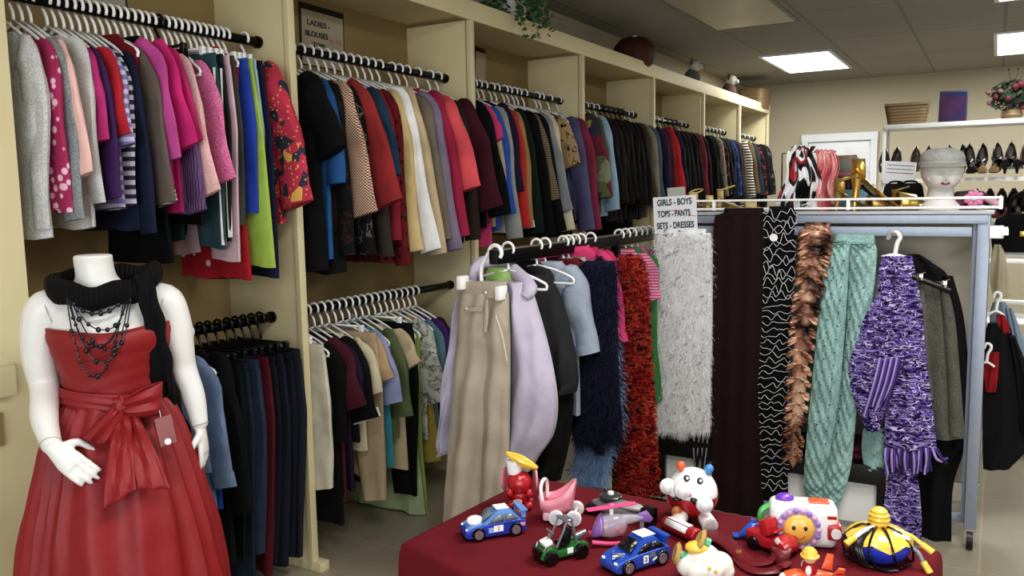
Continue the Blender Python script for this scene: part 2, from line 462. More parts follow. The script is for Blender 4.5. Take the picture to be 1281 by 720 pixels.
CUFF = {}
def garment(kind, desc, short, cat, fabspec, loc, hw, drop, label, sl=None, sw=(.11, .08), L=.55, t=.02, opts='', group=None, seed=0, rz=0, bw=1.0, front=0):
    rnd = random.Random(seed * 7919 + 13)
    mat = fab(fabspec)
    name = {'P': 'trousers', 'D': 'dress', 'K': 'skirt', 'J': 'jacket', 'S': 'sleeveless_top', 'L': 'long_sleeved_top', 'T': 'short_sleeved_top', 'B': 'shirt'}[kind]
    R = thing(name, label, cat, loc, rz, group)
    zs = -drop
    if kind == 'P':
        w = hw * 1.12; zt = -.105
        b = BM(); body_loft(b, [(zt, w, t * .8, 0), (zt - .02, w, t * .95, 0), (zt - .045, w, t, 0)], rnd, wob=.1); obj('waistband', b, mat, R)
        ex, ez = (sl if sl else (hw * .9, -L - .1))
        for s in (1, -1):
            b = BM(); e = ex if s > 0 else -abs(ex) * .8
            keys = [(zt - .035, w * .56, t * 1.0, s * w * .45), (zt - .25, w * .53, t, s * w * .5 + (e - s * w * .5) * .2), (ez if s > 0 else ez + .02, sw[1] * .5, t * 1.0, e - s * sw[1] * .45)]
            body_loft(b, interp_rows(keys, 12), rnd, wob=.4); obj('trouser_leg', b, mat, R)
        if 'stripe' in opts:
            b = BM(); tube(b, [(w * .98, -t * .3, zt - .05), (w + (ex - w) * .4, -t * .3, zt - .3), (ex + .003, -t * .3, ez + .01)], .0035, 6, n=12, flatv=(1, 0, 0), ry=.011); obj('side_stripe', b, fab('e8e6e0'), R, label='white side stripe')
        return R
    neck = .075 if kind != 'J' else .065
    keys = [(zs + .052, neck * .9, t * .75), (zs + .045, neck, t * .85), (zs + .022, hw * .68, t * .9), (zs + .002, hw * .95, t * .9), (zs - .02, hw * 1.0, t), (zs - .17, hw * .95, t * 1.05), (zs - L * .6, hw * .96 * bw, t * 1.1), (zs - L, hw * (1.0 if kind not in 'DK' else 1.12) * bw, t * 1.25)]
    if kind == 'S': keys[3] = (zs + .002, hw * .8, t * .9); keys[4] = (zs - .02, hw * .76, t); keys[5] = (zs - .17, hw * .9, t)
    if kind == 'K': keys = [(-.10, hw * .85, t * .8), (-.2, hw * .92, t), (-L * .6, hw, t * 1.1), (-L, hw * 1.1, t * 1.25)]
    b = BM(); body_loft(b, [(k[0], k[1], k[2], front) for k in keys[:5]] + [(r[0], r[1], r[2], front) for r in interp_rows(keys[4:], 10)[1:]] if kind != 'K' else [(r[0], r[1], r[2], 0) for r in interp_rows(keys, 10)], rnd)
    obj('body', b, mat, R)
    if kind == 'K':
        b = BM(); body_loft(b, [(-.098, hw * .85, t, 0), (-.13, hw * .86, t * 1.02, 0)], rnd, wob=0); obj('waistband', b, mat, R); return R
    if sl and kind != 'S':
        for s in (1, -1):
            e = V((sl[0], 0, sl[1])) if s > 0 else V((-min(hw + .03, abs(sl[0]) + .0), 0, sl[1] + .03))
            p0 = V((s * (hw - sw[0] * .42), 0, zs - .012))
            b = sleeve_mesh(p0, e, sw[0], sw[1], t * 1.12, rnd, s, .05 if kind in 'LB' else .0)
            so = obj('sleeve', b, mat, R)
            if ('c' in opts or 'C' in opts) and s > 0 or kind == 'B':
                d = (e - p0).normalized(); a = V((-d.z, 0, d.x)); b = BM(); cl = .05 if kind == 'B' else .035
                tube(b, [e - d * cl, e - d * cl * .5, e + d * .004], sw[1] * .53, 12, flatv=a, ry=t * 1.05)
                obj('cuff', b, fab(CUFF.get(short, fabspec)) if 'C' in opts else mat, so)
    # collar
    b = BM()
    cc = [(neck * math.cos(a) + front, t * .95 * math.sin(a), zs + .047 - .016 * abs(math.sin(a))) for a in [2 * PI * k / 16 for k in range(17)]]
    if kind in 'JB': tube(b, cc, .012, 6, flatv=(0, 0, 1), ry=.005)
    else: tube(b, cc, .007, 6, flatv=(0, 0, 1), ry=.0035)
    obj('collar', b, mat, R)
    if kind in 'JB' or 'b' in opts:
        b = BM(); 
        box(b, (front + .0, -t * 1.28, zs - L * .5), (.028, .004, L * .88), bev=.0015); obj('placket', b, mat, R)
        for i in range(4):
            b = BM(); ball(b, (front, -t * 1.28 - .004, zs - .08 - i * L * .2), (.006, .003, .006), 8, 6); obj('button', b, flat('shirt_button', 'cfc8b8', .3), R)
    return R

def relax(ys, lo, hi, gap):
    n = len(ys); ys = list(ys); gap = min(gap, (hi - lo) / max(1, n - 1))
    idx = sorted(range(n), key=lambda i: ys[i]); v = [min(max(ys[i], lo), hi) for i in idx]
    for _ in range(400):
        for i in range(n - 1):
            d = v[i + 1] - v[i]
            if d < gap:
                m = (gap - d) / 2; v[i] -= m; v[i + 1] += m
        v[0] = max(v[0], lo); v[-1] = min(v[-1], hi)
    out = [0] * n
    for k, i in enumerate(idx): out[i] = v[k]
    return out

CAT = {'P': 'trousers', 'D': 'dress', 'K': 'skirt', 'J': 'jacket', 'S': 'top', 'L': 'top', 'T': 'top', 'B': 'shirt'}
def fill_rail(where, bay, Z, hw, lines, lohi=None, gap=.024, tmax=.027, X=XR, jit=.05, dropc=(.11, .17), hooklabel=None, tk=.43):
    lo, hi = lohi or (DIV[bay] + .045, DIV[bay + 1] - .045)
    rows = []
    L = [l for l in lines.strip().split('\n') if l.strip()]
    for i, l in enumerate(L):
        f = [s.strip() for s in l.split('|')]
        desc, short, kind, mat = f[:4]
        sxy, exy, sw, ln, opts = (f[4:] + [''] * 5)[:5]
        if sxy.startswith('a'):
            k = float(sxy[1:] or 0)
            y = lo + (hi - lo) * (i + .5 + k) / len(L); zs = Z - .135; e = None
            if exy: e = (hw + .035, -float(exy) - .135)
        else:
            sx, sy = map(float, sxy.split(','))
            p = at(sx, sy, 'X', X + hw); y = p.y; zs = p.z
            e = None
            if exy:
                q = at(*map(float, exy.split(',')), 'Y', y); e = (min(max(q.x - X, hw * .6), hw + .13), q.z - Z)
        drop = min(max(Z - zs, dropc[0]), dropc[1])
        w = tuple(map(float, sw.split(','))) if sw else ((.12, .085) if kind in 'LBJ' else (.17, .17))
        rows.append([desc, short, kind, mat, y, e, w, float(ln or .6), opts, drop])
    order = sorted(range(len(rows)), key=lambda i: rows[i][4]); rows = [rows[i] for i in order]
    ys = relax([r[4] for r in rows], lo, hi, gap)
    for i, (r, y) in enumerate(zip(rows, ys)):
        desc, short, kind, mat, y0, e, w, ln, opts, drop = r
        g = min([abs(ys[j] - y) for j in (i - 1, i + 1) if 0 <= j < len(ys)] + [.08])
        t = min(tmax, g * tk) if 'thick' not in opts else min(.04, g * .6)
        rel = f'right of the {rows[i-1][1]}' if i else 'at the left end'
        lab = f'{desc} {rel} on the {where}'
        if len(lab.split()) > 16: lab = lab.replace('right of the ', 'right of ')
        if len(lab.split()) > 16: lab = lab.replace('on the ', 'on ')
        sd = sum(map(ord, lab))
        rz = random.Random(sd).uniform(-jit, jit)
        loc = (X, y, Z)
        garment(kind, desc, short, CAT[kind], mat, loc, hw, drop, lab, sl=e, sw=w, L=ln, t=t, opts=opts, seed=sd, rz=rz)
        clip = kind in 'PK'; bl = 'kh' in opts
        hanger(loc, hw if not clip else hw * .8, drop, where, m_blk if bl else m_whtpl, clip, rz, 'black' if bl else 'white')

U1 = '''
light grey heather long-sleeved tee | first grey tee | L | b9bab8:heather:cfd0cf | 46,62 | 56,286 | .13,.08 | .53 |
magenta star-print top | star-print top | L | b02d63:dots:efc3d4 | 63,78 | 77,266 | .10,.08 | .45 |
mid grey tee with pocket | mid grey tee | L | 84878c:heather:9a9da2 | 75,65 | 95,275 | .13,.10 | .5 |
pale pink cardigan | pale pink cardigan | L | eec0b8 | 82,62 | 107,218 | .10,.09 | .46 | c
pale grey long-sleeved tee | pale grey tee | L | c4c5c2:heather:d3d3d0 | 131,66 | 146,254 | .14,.08 | .52 |
bright magenta long-sleeved tee | magenta tee | L | c22f7e | 138,74 | 150,178 | .10,.08 | .48 |
deep purple long-sleeved tee | purple tee | L | 4b2b63 | 145,74 | 163,248 | .10,.08 | .46 |
red short-sleeved tee | red tee | T | c11f30 | 153,78 | 163,172 | .12,.11 | .4 |
lavender striped tee | lavender striped tee | T | 8a80bd:stripe:c8c4e0 | 161,78 | 174,184 | .12,.10 | .5 |
navy hooded top | navy top | L | 1f2942 | 168,76 | 189,292 | .10,.08 | .52 |
white and black striped long top | striped long top | L | c6bfd0:stripe:3a3748 | 165,84 | 173,256 | .10,.09 | .5 |
taupe long-sleeved top with striped cuffs | taupe top | L | 6d6058 | 178,72 | 205,254 | .10,.09 | .47 | C
orchid pink batwing top | orchid top | L | cf4fa0 | 187,70 | 200,204 | .17,.19 | .46 |
hot pink short-sleeved tee | hot pink tee | T | d82280 | 206,66 | 227,186 | .14,.14 | .46 |
fuchsia short-sleeved top | fuchsia top | T | c81f74 | 214,70 | 233,180 | .12,.11 | .5 |
violet knit jumper | violet jumper | L | 6a4a78:knit:7f5f8f | 224,88 | 246,264 | .12,.10 | .47 | c
pale pink fleece pullover | pink fleece | L | e9b0ae:heather:f2c8c4 | 231,82 | 259,242 | .14,.11 | .46 | c
yellow-green little top | yellow-green top | S | b9bf3e | 243,84 |  |  | .4 |
pink heather tee | pink heather tee | T | d75b98:heather:e887b3 | 251,97 | 272,228 | .13,.13 | .44 |
black jersey skirt | black skirt | K | 131318 | 240,74 |  |  | .68 | kh
teal track trousers with white stripe | teal trousers | P | 33535c | 264,77 | 279,310 | .1,.12 |  | stripe
black joggers with white stripe | striped joggers | P | 23252a | 274,68 | 289,300 | .1,.08 |  | stripe
dark grey trousers | dark grey trousers | P | 44453f | 281,80 | 297,280 | .1,.10 |  |
pale pink pyjama trousers | pyjama trousers | P | d9b8c2 | 278,84 | 293,326 | .1,.13 |  |
royal blue trousers | royal blue trousers | P | 2a4bb4 | 290,92 | 306,265 | .1,.11 |  |
lime green trousers | lime trousers | P | a3c13c | 301,78 | 331,334 | .1,.19 |  |
light blue jeans | light blue jeans | P | 9dbccb | 308,78 | 322,240 | .1,.10 |  |
navy blue trousers | navy trousers | P | 1c2440 | 324,86 | 347,346 | .1,.15 |  |
red floral long-sleeved blouse | red floral blouse | B | c83350:floral:3a3a4c:e8b040 | 347,92 | 374,256 | .14,.16 | .55 |
'''
# hems that show low down under the leftmost rail: garments hung behind the others
U1b = '''
red snowflake-print pyjama dress | snowflake dress | D | b5172c:flake:e8d4d4 | 286,60 |  |  | .86 |
black pleated dress | pleated dress | D | 101014 | 190,60 |  |  | .68 |
dark red velvet dress | velvet dress | D | 7c1426 | 176,60 |  |  | .52 |
'''
CUFF['taupe top'] = '6d6058:thin:cfc2a8'
fill_rail('leftmost upper rail', 0, ZU, .165, U1 + U1b, gap=.026)

U2 = '''
black short-sleeved top | black top | T | 111113 | 398,112 | 414,192 | .19,.17 | .72 |
bright blue tunic | blue tunic | L | 1f5b94 | 411,121 | 420,230 | .12,.10 | .68 |
black printed long-sleeved tunic | printed tunic | L | 161618:print:3d2022 | 430,132 | 440,318 | .11,.09 | .74 |
red plaid flannel blouse | plaid blouse | B | 9b4a40:plaid:d8c0a0:3c2a28 | 436,114 | 457,268 | .14,.15 | .6 |
black tee with white square outline | square-print tee | L | 141417:print:5c5c5c | 448,122 | 464,318 | .10,.09 | .66 |
charcoal brown cardigan | charcoal cardigan | L | 3a332e | 455,120 | 475,322 | .10,.08 | .66 |
brick red short-sleeved blouse | brick blouse | T | 9d2f30 | 452,113 | 487,256 | .15,.17 | .6 |
teal blue blouse | teal blouse | L | 1d4560 | 477,121 | 495,222 | .12,.11 | .6 |
dark red blouse with sequins | sequin blouse | L | 6e1420:dots:3a0a10 | 489,127 | 503,332 | .11,.09 | .72 |
maroon long-sleeved top | maroon top | L | 8b1f35 | 484,124 | 499,300 | .10,.08 | .62 |
tan linen shirt | tan shirt | B | cfb678 | 495,125 | 515,314 | .13,.10 | .64 |
white dress shirt | white shirt | B | ededec | 505,121 | 537,313 | .15,.11 | .66 |
beige knit pullover | beige pullover | L | c9b18a | 517,120 | 548,318 | .12,.09 | .64 |
taupe cardigan | taupe cardigan | L | 7d7264 | 532,130 | 553,300 | .11,.09 | .62 |
mauve grey shirt | mauve shirt | B | 877a92 | 541,126 | 567,312 | .14,.11 | .64 |
raspberry long-sleeved top | raspberry top | L | a91f4c | 550,122 | 577,296 | .12,.09 | .62 |
coral short-sleeved jacket | coral jacket | J | e8575f | 563,130 | 583,238 | .14,.17 | .5 |
dark brown tunic | dark brown tunic | L | 332824 | 578,136 | 593,300 | .11,.09 | .66 |
maroon wide-sleeved blouse | maroon blouse | L | 4c1826 | 588,137 | 611,262 | .16,.17 | .6 |
'''
fill_rail('second upper rail', 1, ZU, .19, U2, gap=.05, tmax=.034)
U3 = '''
black wrap top | black wrap top | L | 121214 | 602,137 | 621,270 | .14,.14 | .6 |
pink puff-sleeved top | pink puff top | T | c93a72 | 614,146 | 622,178 | .14,.12 | .7 |
beige blouse | beige blouse | L | b9a88a | 617,146 | 628,260 | .10,.08 | .6 |
cobalt blue tunic | cobalt tunic | L | 2d5bb8 | 621,143 | 635,268 | .11,.09 | .62 |
pale grey tunic | grey tunic | L | 9a9c98 | 631,145 | 644,298 | .12,.10 | .64 |
dark violet top | violet top | L | 261f3c | 636,136 | 649,240 | .11,.09 | .6 |
bright red shirt | red shirt | B | c1251f | 643,148 | 654,284 | .12,.09 | .62 |
camel coat with white cuffs | camel coat | L | a67a4a | 652,152 | 662,284 | .11,.08 | .62 | C
bottle green blouse | green blouse | L | 14241e | 658,152 | 672,292 | .14,.11 | .64 |
black long tunic | long tunic | L | 0f0f12 | 668,152 | 684,296 | .14,.12 | .66 |
tan striped shirt | striped shirt | B | 8c7a58:thin:5a4c38 | 672,150 | 690,250 | .10,.09 | .6 |
black fitted jacket | fitted jacket | J | 131316 | 680,152 | 698,290 | .13,.11 | .64 |
mid grey shirt | grey shirt | B | 8d8f94 | 683,148 | 704,264 | .12,.11 | .58 |
cream cardigan | cream cardigan | L | cfc6a8 | 691,148 | 711,288 | .13,.10 | .62 |
black and tan animal-print top | animal-print top | T | b09468:print:201812 | 706,154 | 716,208 | .14,.14 | .44 |
black dress behind animal print | black dress | D | 0f0f10 | 711,150 |  |  | .72 |
slate purple pullover | slate pullover | L | 585a80 | 721,154 | 733,288 | .13,.11 | .6 |
berry cardigan | berry cardigan | L | 8a2a4c | 733,157 | 744,288 | .14,.12 | .62 |
'''
CUFF['camel coat'] = 'e0e0e0'
fill_rail('third upper rail', 2, ZU, .19, U3, gap=.05, tmax=.036)
U4 = '''
patchwork knit jacket | patchwork jacket | J | 6a7350:patch:3a3d52:b99a56:7a2c40:8a8f70:4a4438 | a | .5 | .17,.19 | .58 |
olive ribbed top | olive top | L | 5a5a3c | a | .5 | .12,.09 | .6 |
light blue shirt | light blue shirt | B | 94b4cc | a | .58 | .15,.11 | .62 |
black blazer | black blazer | J | 111113 | a | .52 | .15,.12 | .66 |
dark brown blazer | brown blazer | J | 241a17 | a | .54 | .15,.12 | .66 |
black corduroy jacket | corduroy jacket | J | 171314 | a | .55 | .15,.12 | .68 |
black-brown blazer | black-brown blazer | J | 1d1614 | a | .52 | .15,.12 | .66 | kh
black long coat | long coat | J | 0c0c0e | a | .56 | .16,.12 | .8 | kh
black wool blazer | wool blazer | J | 141416 | a | .55 | .15,.12 | .66 | kh
black crepe blazer | crepe blazer | J | 0f1012 | a | .53 | .15,.12 | .66 | kh
brown tweed blazer | tweed blazer | J | 3f3428:heather:54453a | a | .55 | .15,.12 | .66 | kh
olive beige cardigan | olive cardigan | L | 7d7b5e | a | .56 | .14,.12 | .6 |
slate blue blouse | slate blouse | L | 46586c | a | .5 | .14,.11 | .58 |
'''
fill_rail('fourth upper rail', 3, ZU, .2, U4, tmax=.042)
U5 = '''
violet suit jacket | violet suit | J | 2c2344 | a | .5 | .14,.11 | .6 |
maroon suit jacket | maroon suit | J | 6c1c28 | a | .52 | .14,.11 | .6 |
bright red wool blazer | red blazer | J | c0171d | a | .56 | .17,.16 | .62 |
navy print blouse | navy print blouse | L | 1b1c38:print:39304c | a | .45 | .14,.11 | .58 |
black tailored jacket | tailored jacket | J | 151312 | a | .55 | .15,.12 | .64 |
charcoal jacket | charcoal jacket | J | 201c1a | a | .55 | .15,.12 | .64 | kh
black zipped jacket | zipped jacket | J | 121113 | a | .55 | .15,.12 | .64 | kh
espresso blazer | espresso blazer | J | 1f1614 | a | .55 | .15,.12 | .64 | kh
wine red cardigan | wine cardigan | L | 7c2236 | a | .55 | .14,.11 | .62 |
dark plum jacket | plum jacket | J | 271722 | a | .54 | .14,.11 | .62 |
'''
fill_rail('fifth upper rail', 4, ZU, .2, U5, tmax=.05)
U6 = '''
black evening jacket | evening jacket | J | 101012 | a | .55 | .15,.12 | .64 |
bottle black coat | bottle coat | J | 16201a | a | .55 | .15,.12 | .64 |
tan snakeskin-print top | snakeskin top | L | 8a7f68:print:35302a | a | .52 | .14,.11 | .62 |
rose and black dress | rose dress | D | 17131a:print:b0304a | a | .5 | .14,.11 | .7 |
black silk jacket | silk jacket | J | 121214 | a | .54 | .15,.12 | .64 |
dark teal jacket | dark teal jacket | J | 14262c | a | .54 | .15,.12 | .64 |
blue swirl-print top | blue swirl top | L | 1c2c54:print:2f6fb0 | a | .52 | .14,.11 | .62 |
dark violet jacket | dark violet jacket | J | 231c3a | a | .54 | .15,.12 | .64 |
brown suede jacket | suede jacket | J | 4c3a28 | a | .56 | .15,.12 | .66 |
'''
fill_rail('sixth upper rail', 5, ZU, .2, U6, tmax=.05)
U7 = '''
black and white striped jacket | black-white jacket | J | 1a1a1c:stripe:b8b4a8 | a | .54 | .15,.12 | .64 |
bronze jacket | bronze jacket | J | 5a4628 | a | .5 | .15,.12 | .64 |
dark teal coat | teal coat | J | 18303a | a | .52 | .15,.12 | .66 |
black coat with red flower print | red flower coat | J | 141416:print:b0222c | a | .52 | .15,.12 | .66 |
black wide jacket | wide jacket | J | 0f0f11 | a | .52 | .16,.13 | .66 |
grey black print coat | grey print coat | J | 1b1b1e:print:6c6c70 | a | .52 | .15,.12 | .66 |
'''
fill_rail('seventh upper rail', 6, ZU, .2, U7, tmax=.05)

L2 = '''
lime green sleeveless top | lime sleeveless top | S | 86b040 | 386,445 |  |  | .36 |
black long cardigan | long cardigan | L | 111113 | 400,448 | 404,560 | .12,.10 | .72 |
cream drawstring trousers | cream trousers | P | d0cab4 | 381,440 | 396,620 | .1,.07 |  |
maroon long-sleeved blouse | maroon blouse | L | 56202e | 428,452 | 440,512 | .16,.16 | .62 |
dark purple top | purple top | L | 30203a | 436,456 | 446,500 | .12,.1 | .6 |
black tee with white trim | white-trim tee | T | 17171a | 441,456 | 455,526 | .16,.16 | .4 | C
cream short-sleeved top | cream top | T | d9cda8 | 446,440 | 458,496 | .12,.11 | .5 |
tan short-sleeved blouse | tan blouse | T | c2a27a | 453,440 | 464,482 | .12,.12 | .6 |
beige linen trousers | linen trousers | P | bda583 | 452,440 | 468,632 | .1,.12 |  |
lavender blue short-sleeved blouse | lavender blouse | T | 9fa6cf | 463,434 | 474,510 | .15,.15 | .5 |
aqua top | aqua top | S | 3a95a8 | 468,434 |  |  | .58 |
olive short-sleeved top | olive top | T | 5f6e45 | 474,440 | 484,528 | .14,.13 | .5 |
stone beige top | stone top | T | c4b08c | 480,442 | 492,466 | .12,.12 | .62 |
black trousers with white cuffs | black trousers | P | 131316 | 484,440 | 492,634 | .1,.12 |  |
pale green long dress | pale green dress | D | a3b283 | 490,440 |  |  | .86 |
lime green long dress | lime dress | D | 84a046 | 494,436 |  |  | .92 |
white and grey map-print tee | map-print tee | T | c8c8bc:map:9a9c94 | 530,420 | 542,505 | .16,.15 | .52 |
mustard yellow tunic | mustard tunic | D | a48e2c | 537,410 |  |  | .66 |
dusty teal tunic | dusty teal tunic | L | 577f8c | 541,414 | 548,500 | .12,.1 | .6 |
violet long-sleeved tunic | violet tunic | L | 4c2a70 | 549,412 | 556,510 | .12,.1 | .62 |
plum long-sleeved top | plum top | L | 3d1838 | 557,408 | 564,510 | .12,.1 | .62 |
'''
CUFF['white-trim tee'] = 'e8e8e6'
fill_rail('second lower rail', 1, ZL, .19, L2, gap=.045, tmax=.03, dropc=(.1, .16))
L1 = '''
faded denim jacket | denim jacket | J | 5f7896:denim:7c93ae | 240,440 | 254,590 | .14,.12 | .56 |
light denim shirt with fluffy hem | light denim shirt | B | 6b85ab:denim:8aa2c4 | 257,450 | 276,610 | .14,.12 | .58 |
denim skirt with patch | denim skirt | K | 4c6280:denim:63799a | 250,440 |  |  | .6 |
royal blue vest | royal vest | S | 2a4ea8 | 268,450 |  |  | .5 |
black wool jacket | wool jacket | J | 131417 | 282,445 | 300,640 | .15,.12 | .72 |
black flared trousers | flared trousers | P | 16171a | 296,440 |  | .1,.16 | .8 | kh
dark indigo jeans | indigo jeans | P | 1a2436:denim:263448 | 306,440 |  | .1,.16 | .86 | kh
faded indigo jeans | faded jeans | P | 263348:denim:38485f | 318,440 |  | .1,.15 | .8 | kh
maroon corduroy trousers | maroon trousers | P | 5c1420 | 330,440 |  | .1,.13 | .84 | kh
near-black jeans | near-black jeans | P | 12151c:denim:1a1f29 | 340,440 |  | .1,.13 | .82 | kh
dark blue jeans | dark blue jeans | P | 161c28:denim:202a3a | 350,440 |  | .1,.13 | .84 | kh
black-blue jeans | black-blue jeans | P | 131821:denim:1b222e | 360,440 |  | .1,.13 | .82 | kh
charcoal jeans | charcoal jeans | P | 20242e:denim:2b303c | 370,440 |  | .1,.13 | .84 | kh
'''
fill_rail('leftmost lower rail', 0, ZL, .185, L1, lohi=(1.8, 2.345), gap=.03, tmax=.026)
# ------------------------------------------------------------------ the mannequin and what it wears
MP = V((-1.922, 1.283, .072)); MR = math.radians(50); MSC = (.92, .92, .96)
m_mann = flat('mannequin_white', 'e2e1de', .42, var=.02)
def remesh(o, vox, it=6):
    m = o.modifiers.new('r', 'REMESH'); m.mode = 'VOXEL'; m.voxel_size = vox; m.use_smooth_shade = True
    s = o.modifiers.new('s', 'SMOOTH'); s.factor = .5; s.iterations = it
    dg = bpy.context.evaluated_depsgraph_get(); dg.update()
    me = bpy.data.meshes.new_from_object(o.evaluated_get(dg))
    o.modifiers.clear(); old = o.data; o.data = me; bpy.data.meshes.remove(old)
    me.polygons.foreach_set('use_smooth', [True] * len(me.polygons))

def ell_rings(keys, n=24, m=26):
    ks = sorted(keys, key=lambda k: -k[0]); P = smooth_keys(ks, m)
    return [[V((k[1] + k[3] * math.cos(2 * PI * i / n), k[2] + k[4] * math.sin(2 * PI * i / n), k[0])) for i in range(n)] for k in P]
def smooth_keys(ks, m):
    out = []; n = len(ks) - 1
    ext = [tuple(2 * a - c for a, c in zip(ks[0], ks[1]))] + list(ks) + [tuple(2 * a - c for a, c in zip(ks[-1], ks[-2]))]
    for q in range(m + 1):
        s = q / m * n; i = min(int(s), n - 1); t = s - i; a, b_, c, d = ext[i:i + 4]
        out.append(tuple(.5 * (2 * B + (Cc - A) * t + (2 * A - 5 * B + 4 * Cc - D) * t * t + (3 * B - A - 3 * Cc + D) * t ** 3) for A, B, Cc, D in zip(a, b_, c, d)))
    return out

def hand(b, w, d, nrm, th, s=1.0, curl=.5, spread=.12):
    """wrist point, finger direction, back-of-hand normal, thumb-side direction"""
    w, d, nrm, th = V(w), V(d).normalized(), V(nrm).normalized(), V(th).normalized()
    pl = .078 * s
    tube(b, [w - d * .015, w + d * .02 * s, w + d * .05 * s, w + d * pl], [.019 * s, .027 * s, .035 * s, .035 * s], 12, n=8, flatv=th, ry=[.017 * s, .016 * s, .014 * s, .011 * s])
    for i, (off, ln) in enumerate(((.026, .062), (.009, .071), (-.009, .066), (-.026, .052))):
        p = w + d * (pl - .012) + th * off * s; q = p; pts = [p]; dd = (d + th * spread * off * 20 * .3).normalized(); ang = 0
        for k, f in enumerate((.45, .32, .25)):
            ang += curl * (.35 + .25 * k) * (1 + .12 * i)
            v = dd * math.cos(ang) - nrm * math.sin(ang); q = q + v * ln * s * f * 1.15; pts.append(q)
        tube(b, pts, [.0086 * s, .0085 * s, .0078 * s, .0055 * s], 8, n=9)
    p = w + d * .022 * s + th * .022 * s
    tube(b, [p, p + (d * .5 + th * .8 - nrm * .25).normalized() * .03 * s, p + (d * .8 + th * .55 - nrm * .45).normalized() * .058 * s, p + (d * 1 + th * .45 - nrm * .5).normalized() * .078 * s], [.013 * s, .011 * s, .0095 * s, .006 * s], 8, n=9)

man = thing('mannequin', 'headless white mannequin standing in the left foreground before the shelving', 'mannequin', MP, MR)
NX = -.03
b = BM()
loft(b, ell_rings([(1.352, NX + .0, .0, .049, .053), (1.33, NX, .004, .049, .052), (1.29, NX + .004, .008, .053, .056), (1.262, NX + .01, .012, .085, .062), (1.235, -.012, .014, .135, .068), (1.20, -.004, .01, .155, .085), (1.14, 0, -.004, .142, .108), (1.08, 0, .0, .128, .095), (1.0, 0, .004, .112, .082), (.92, 0, .008, .14, .1), (.84, 0, .012, .165, .115), (.76, 0, .012, .16, .112), (.72, 0, .01, .13, .09)]))
for s in (-1, 1):
    tube(b, [(s * .08, .01, .8), (s * .085, .0, .6), (s * .08, .0, .42), (s * .08, .015, .25), (s * .078, .02, .01), (s * .078, .0, -.03)], [.085, .074, .055, .052, .034, .034], 14, n=20)
    tube(b, [(s * .078, .035, -.03), (s * .082, -.03, -.04), (s * .088, -.1, -.047), (s * .09, -.15, -.051)], [.03, .034, .036, .02], 12, n=10, flatv=(1, 0, 0), ry=[.034, .03, .02, .013])
RE, RW = V((-.172, .015, 1.01)), V((-.137, -.15, .892))
tube(b, [(-.12, .012, 1.222), (-.158, .012, 1.212), (-.176, .016, 1.15), (-.18, .02, 1.08), RE, RE.lerp(RW, .5) + V((-.008, -.012, 0)), RW], [.045, .05, .047, .043, .038, .034, .024], 16, n=30)
hand(b, RW, (.72, -.3, -.66), (-.25, -.9, .2), (.6, .1, .65), .94, .16, .2)
LE, LW = V((.178, .03, 1.03)), V((.214, .0, .868))
tube(b, [(.11, .014, 1.222), (.145, .012, 1.215), (.165, .016, 1.15), (.171, .022, 1.09), LE, LE.lerp(LW, .5) + V((.006, 0, 0)), LW], [.045, .049, .045, .041, .037, .032, .023], 16, n=30)
hand(b, LW, (.1, -.1, -1), (.9, -.3, 0), (-.3, -.9, 0), .92, .35)
body = obj('body', b, m_mann, man); remesh(body, .0042, 6)
m_seam = flat('seam_grey', 'a9a7a2', .6)
for c, d, r, nm in ((RW + V((-.004, .008, .006)), RE - RW, .0255, 'wrist'), (LW + V((0, 0, .008)), LE - LW, .0245, 'wrist')):
    b = BM(); d = d.normalized(); a = d.orthogonal().normalized(); e = d.cross(a)
    tube(b, [c + (a * math.cos(t) + e * math.sin(t)) * r for t in [2 * PI * k / 24 for k in range(25)]], .0013, 5); obj('wrist_seam', b, m_seam, man)
for s in (-1, 1):
    b = BM(); c = V((s * (.138 if s < 0 else .13), .012, 1.2)); e = V((0, 1, 0)); a = V((s * .32, 0, .95))
    tube(b, [c + (a * (.058 * math.cos(t)) + e * (.055 * math.sin(t))) for t in [2 * PI * k / 24 for k in range(25)]], .0013, 5); obj('shoulder_seam', b, m_seam, man)
b = BM(); lathe(b, [(.0, -.075), (.17, -.075), (.17, -.067), (.03, -.063), (0, -.063)], 32, cap0=False, cap1=False); obj('base_plate', b, flat('glass_base', 'b8bcc0', .15), man)

# red strapless dress
m_red = flat('red_taffeta', '92131b', .55, var=.16, vs=9, bump=.25, bs=16)
drs = thing('red_dress', 'red strapless bubble-hem party dress with tied sash, worn by the mannequin', 'dress', MP, MR)
b = BM(); rg = []
for k in smooth_keys([(1.168, 0, -.002, .154, .112), (1.14, 0, -.004, .155, .121), (1.09, 0, .0, .144, .110), (1.04, 0, .003, .130, .099), (.985, 0, .004, .122, .092)], 20):
    z = k[0]; g = (1.168 - z) / .18
    ring = []
    for i in range(64):
        a = 2 * PI * i / 64; f = 1 + .012 * math.sin(z * 160 + 3 * math.sin(a * 2)) * (.3 + g) + .006 * math.sin(a * 9 + z * 40)
        dip = .012 * (math.cos(a + PI / 2) ** 8 if math.sin(a) < 0 else 0) * max(0, 1 - g * 3)
        ring.append(V((k[1] + k[3] * f * math.cos(a), k[2] + k[4] * f * math.sin(a), z - dip)))
    rg.append(ring)
loft(b, rg, False, False); obj('bodice', b, m_red, drs, solid=.003)
b = BM(); tube(b, [(.1545 * math.cos(t), -.002 + .1125 * math.sin(t), 1.168 - (.012 * abs(math.sin(t)) ** 8 if math.sin(t) < 0 else 0)) for t in [2 * PI * k / 48 for k in range(49)]], .004, 6); obj('neckline', b, m_red, drs)
b = BM(); rg = []; N = 180
rr = random.Random(3); phs = [rr.uniform(0, 6.28) for _ in range(8)]
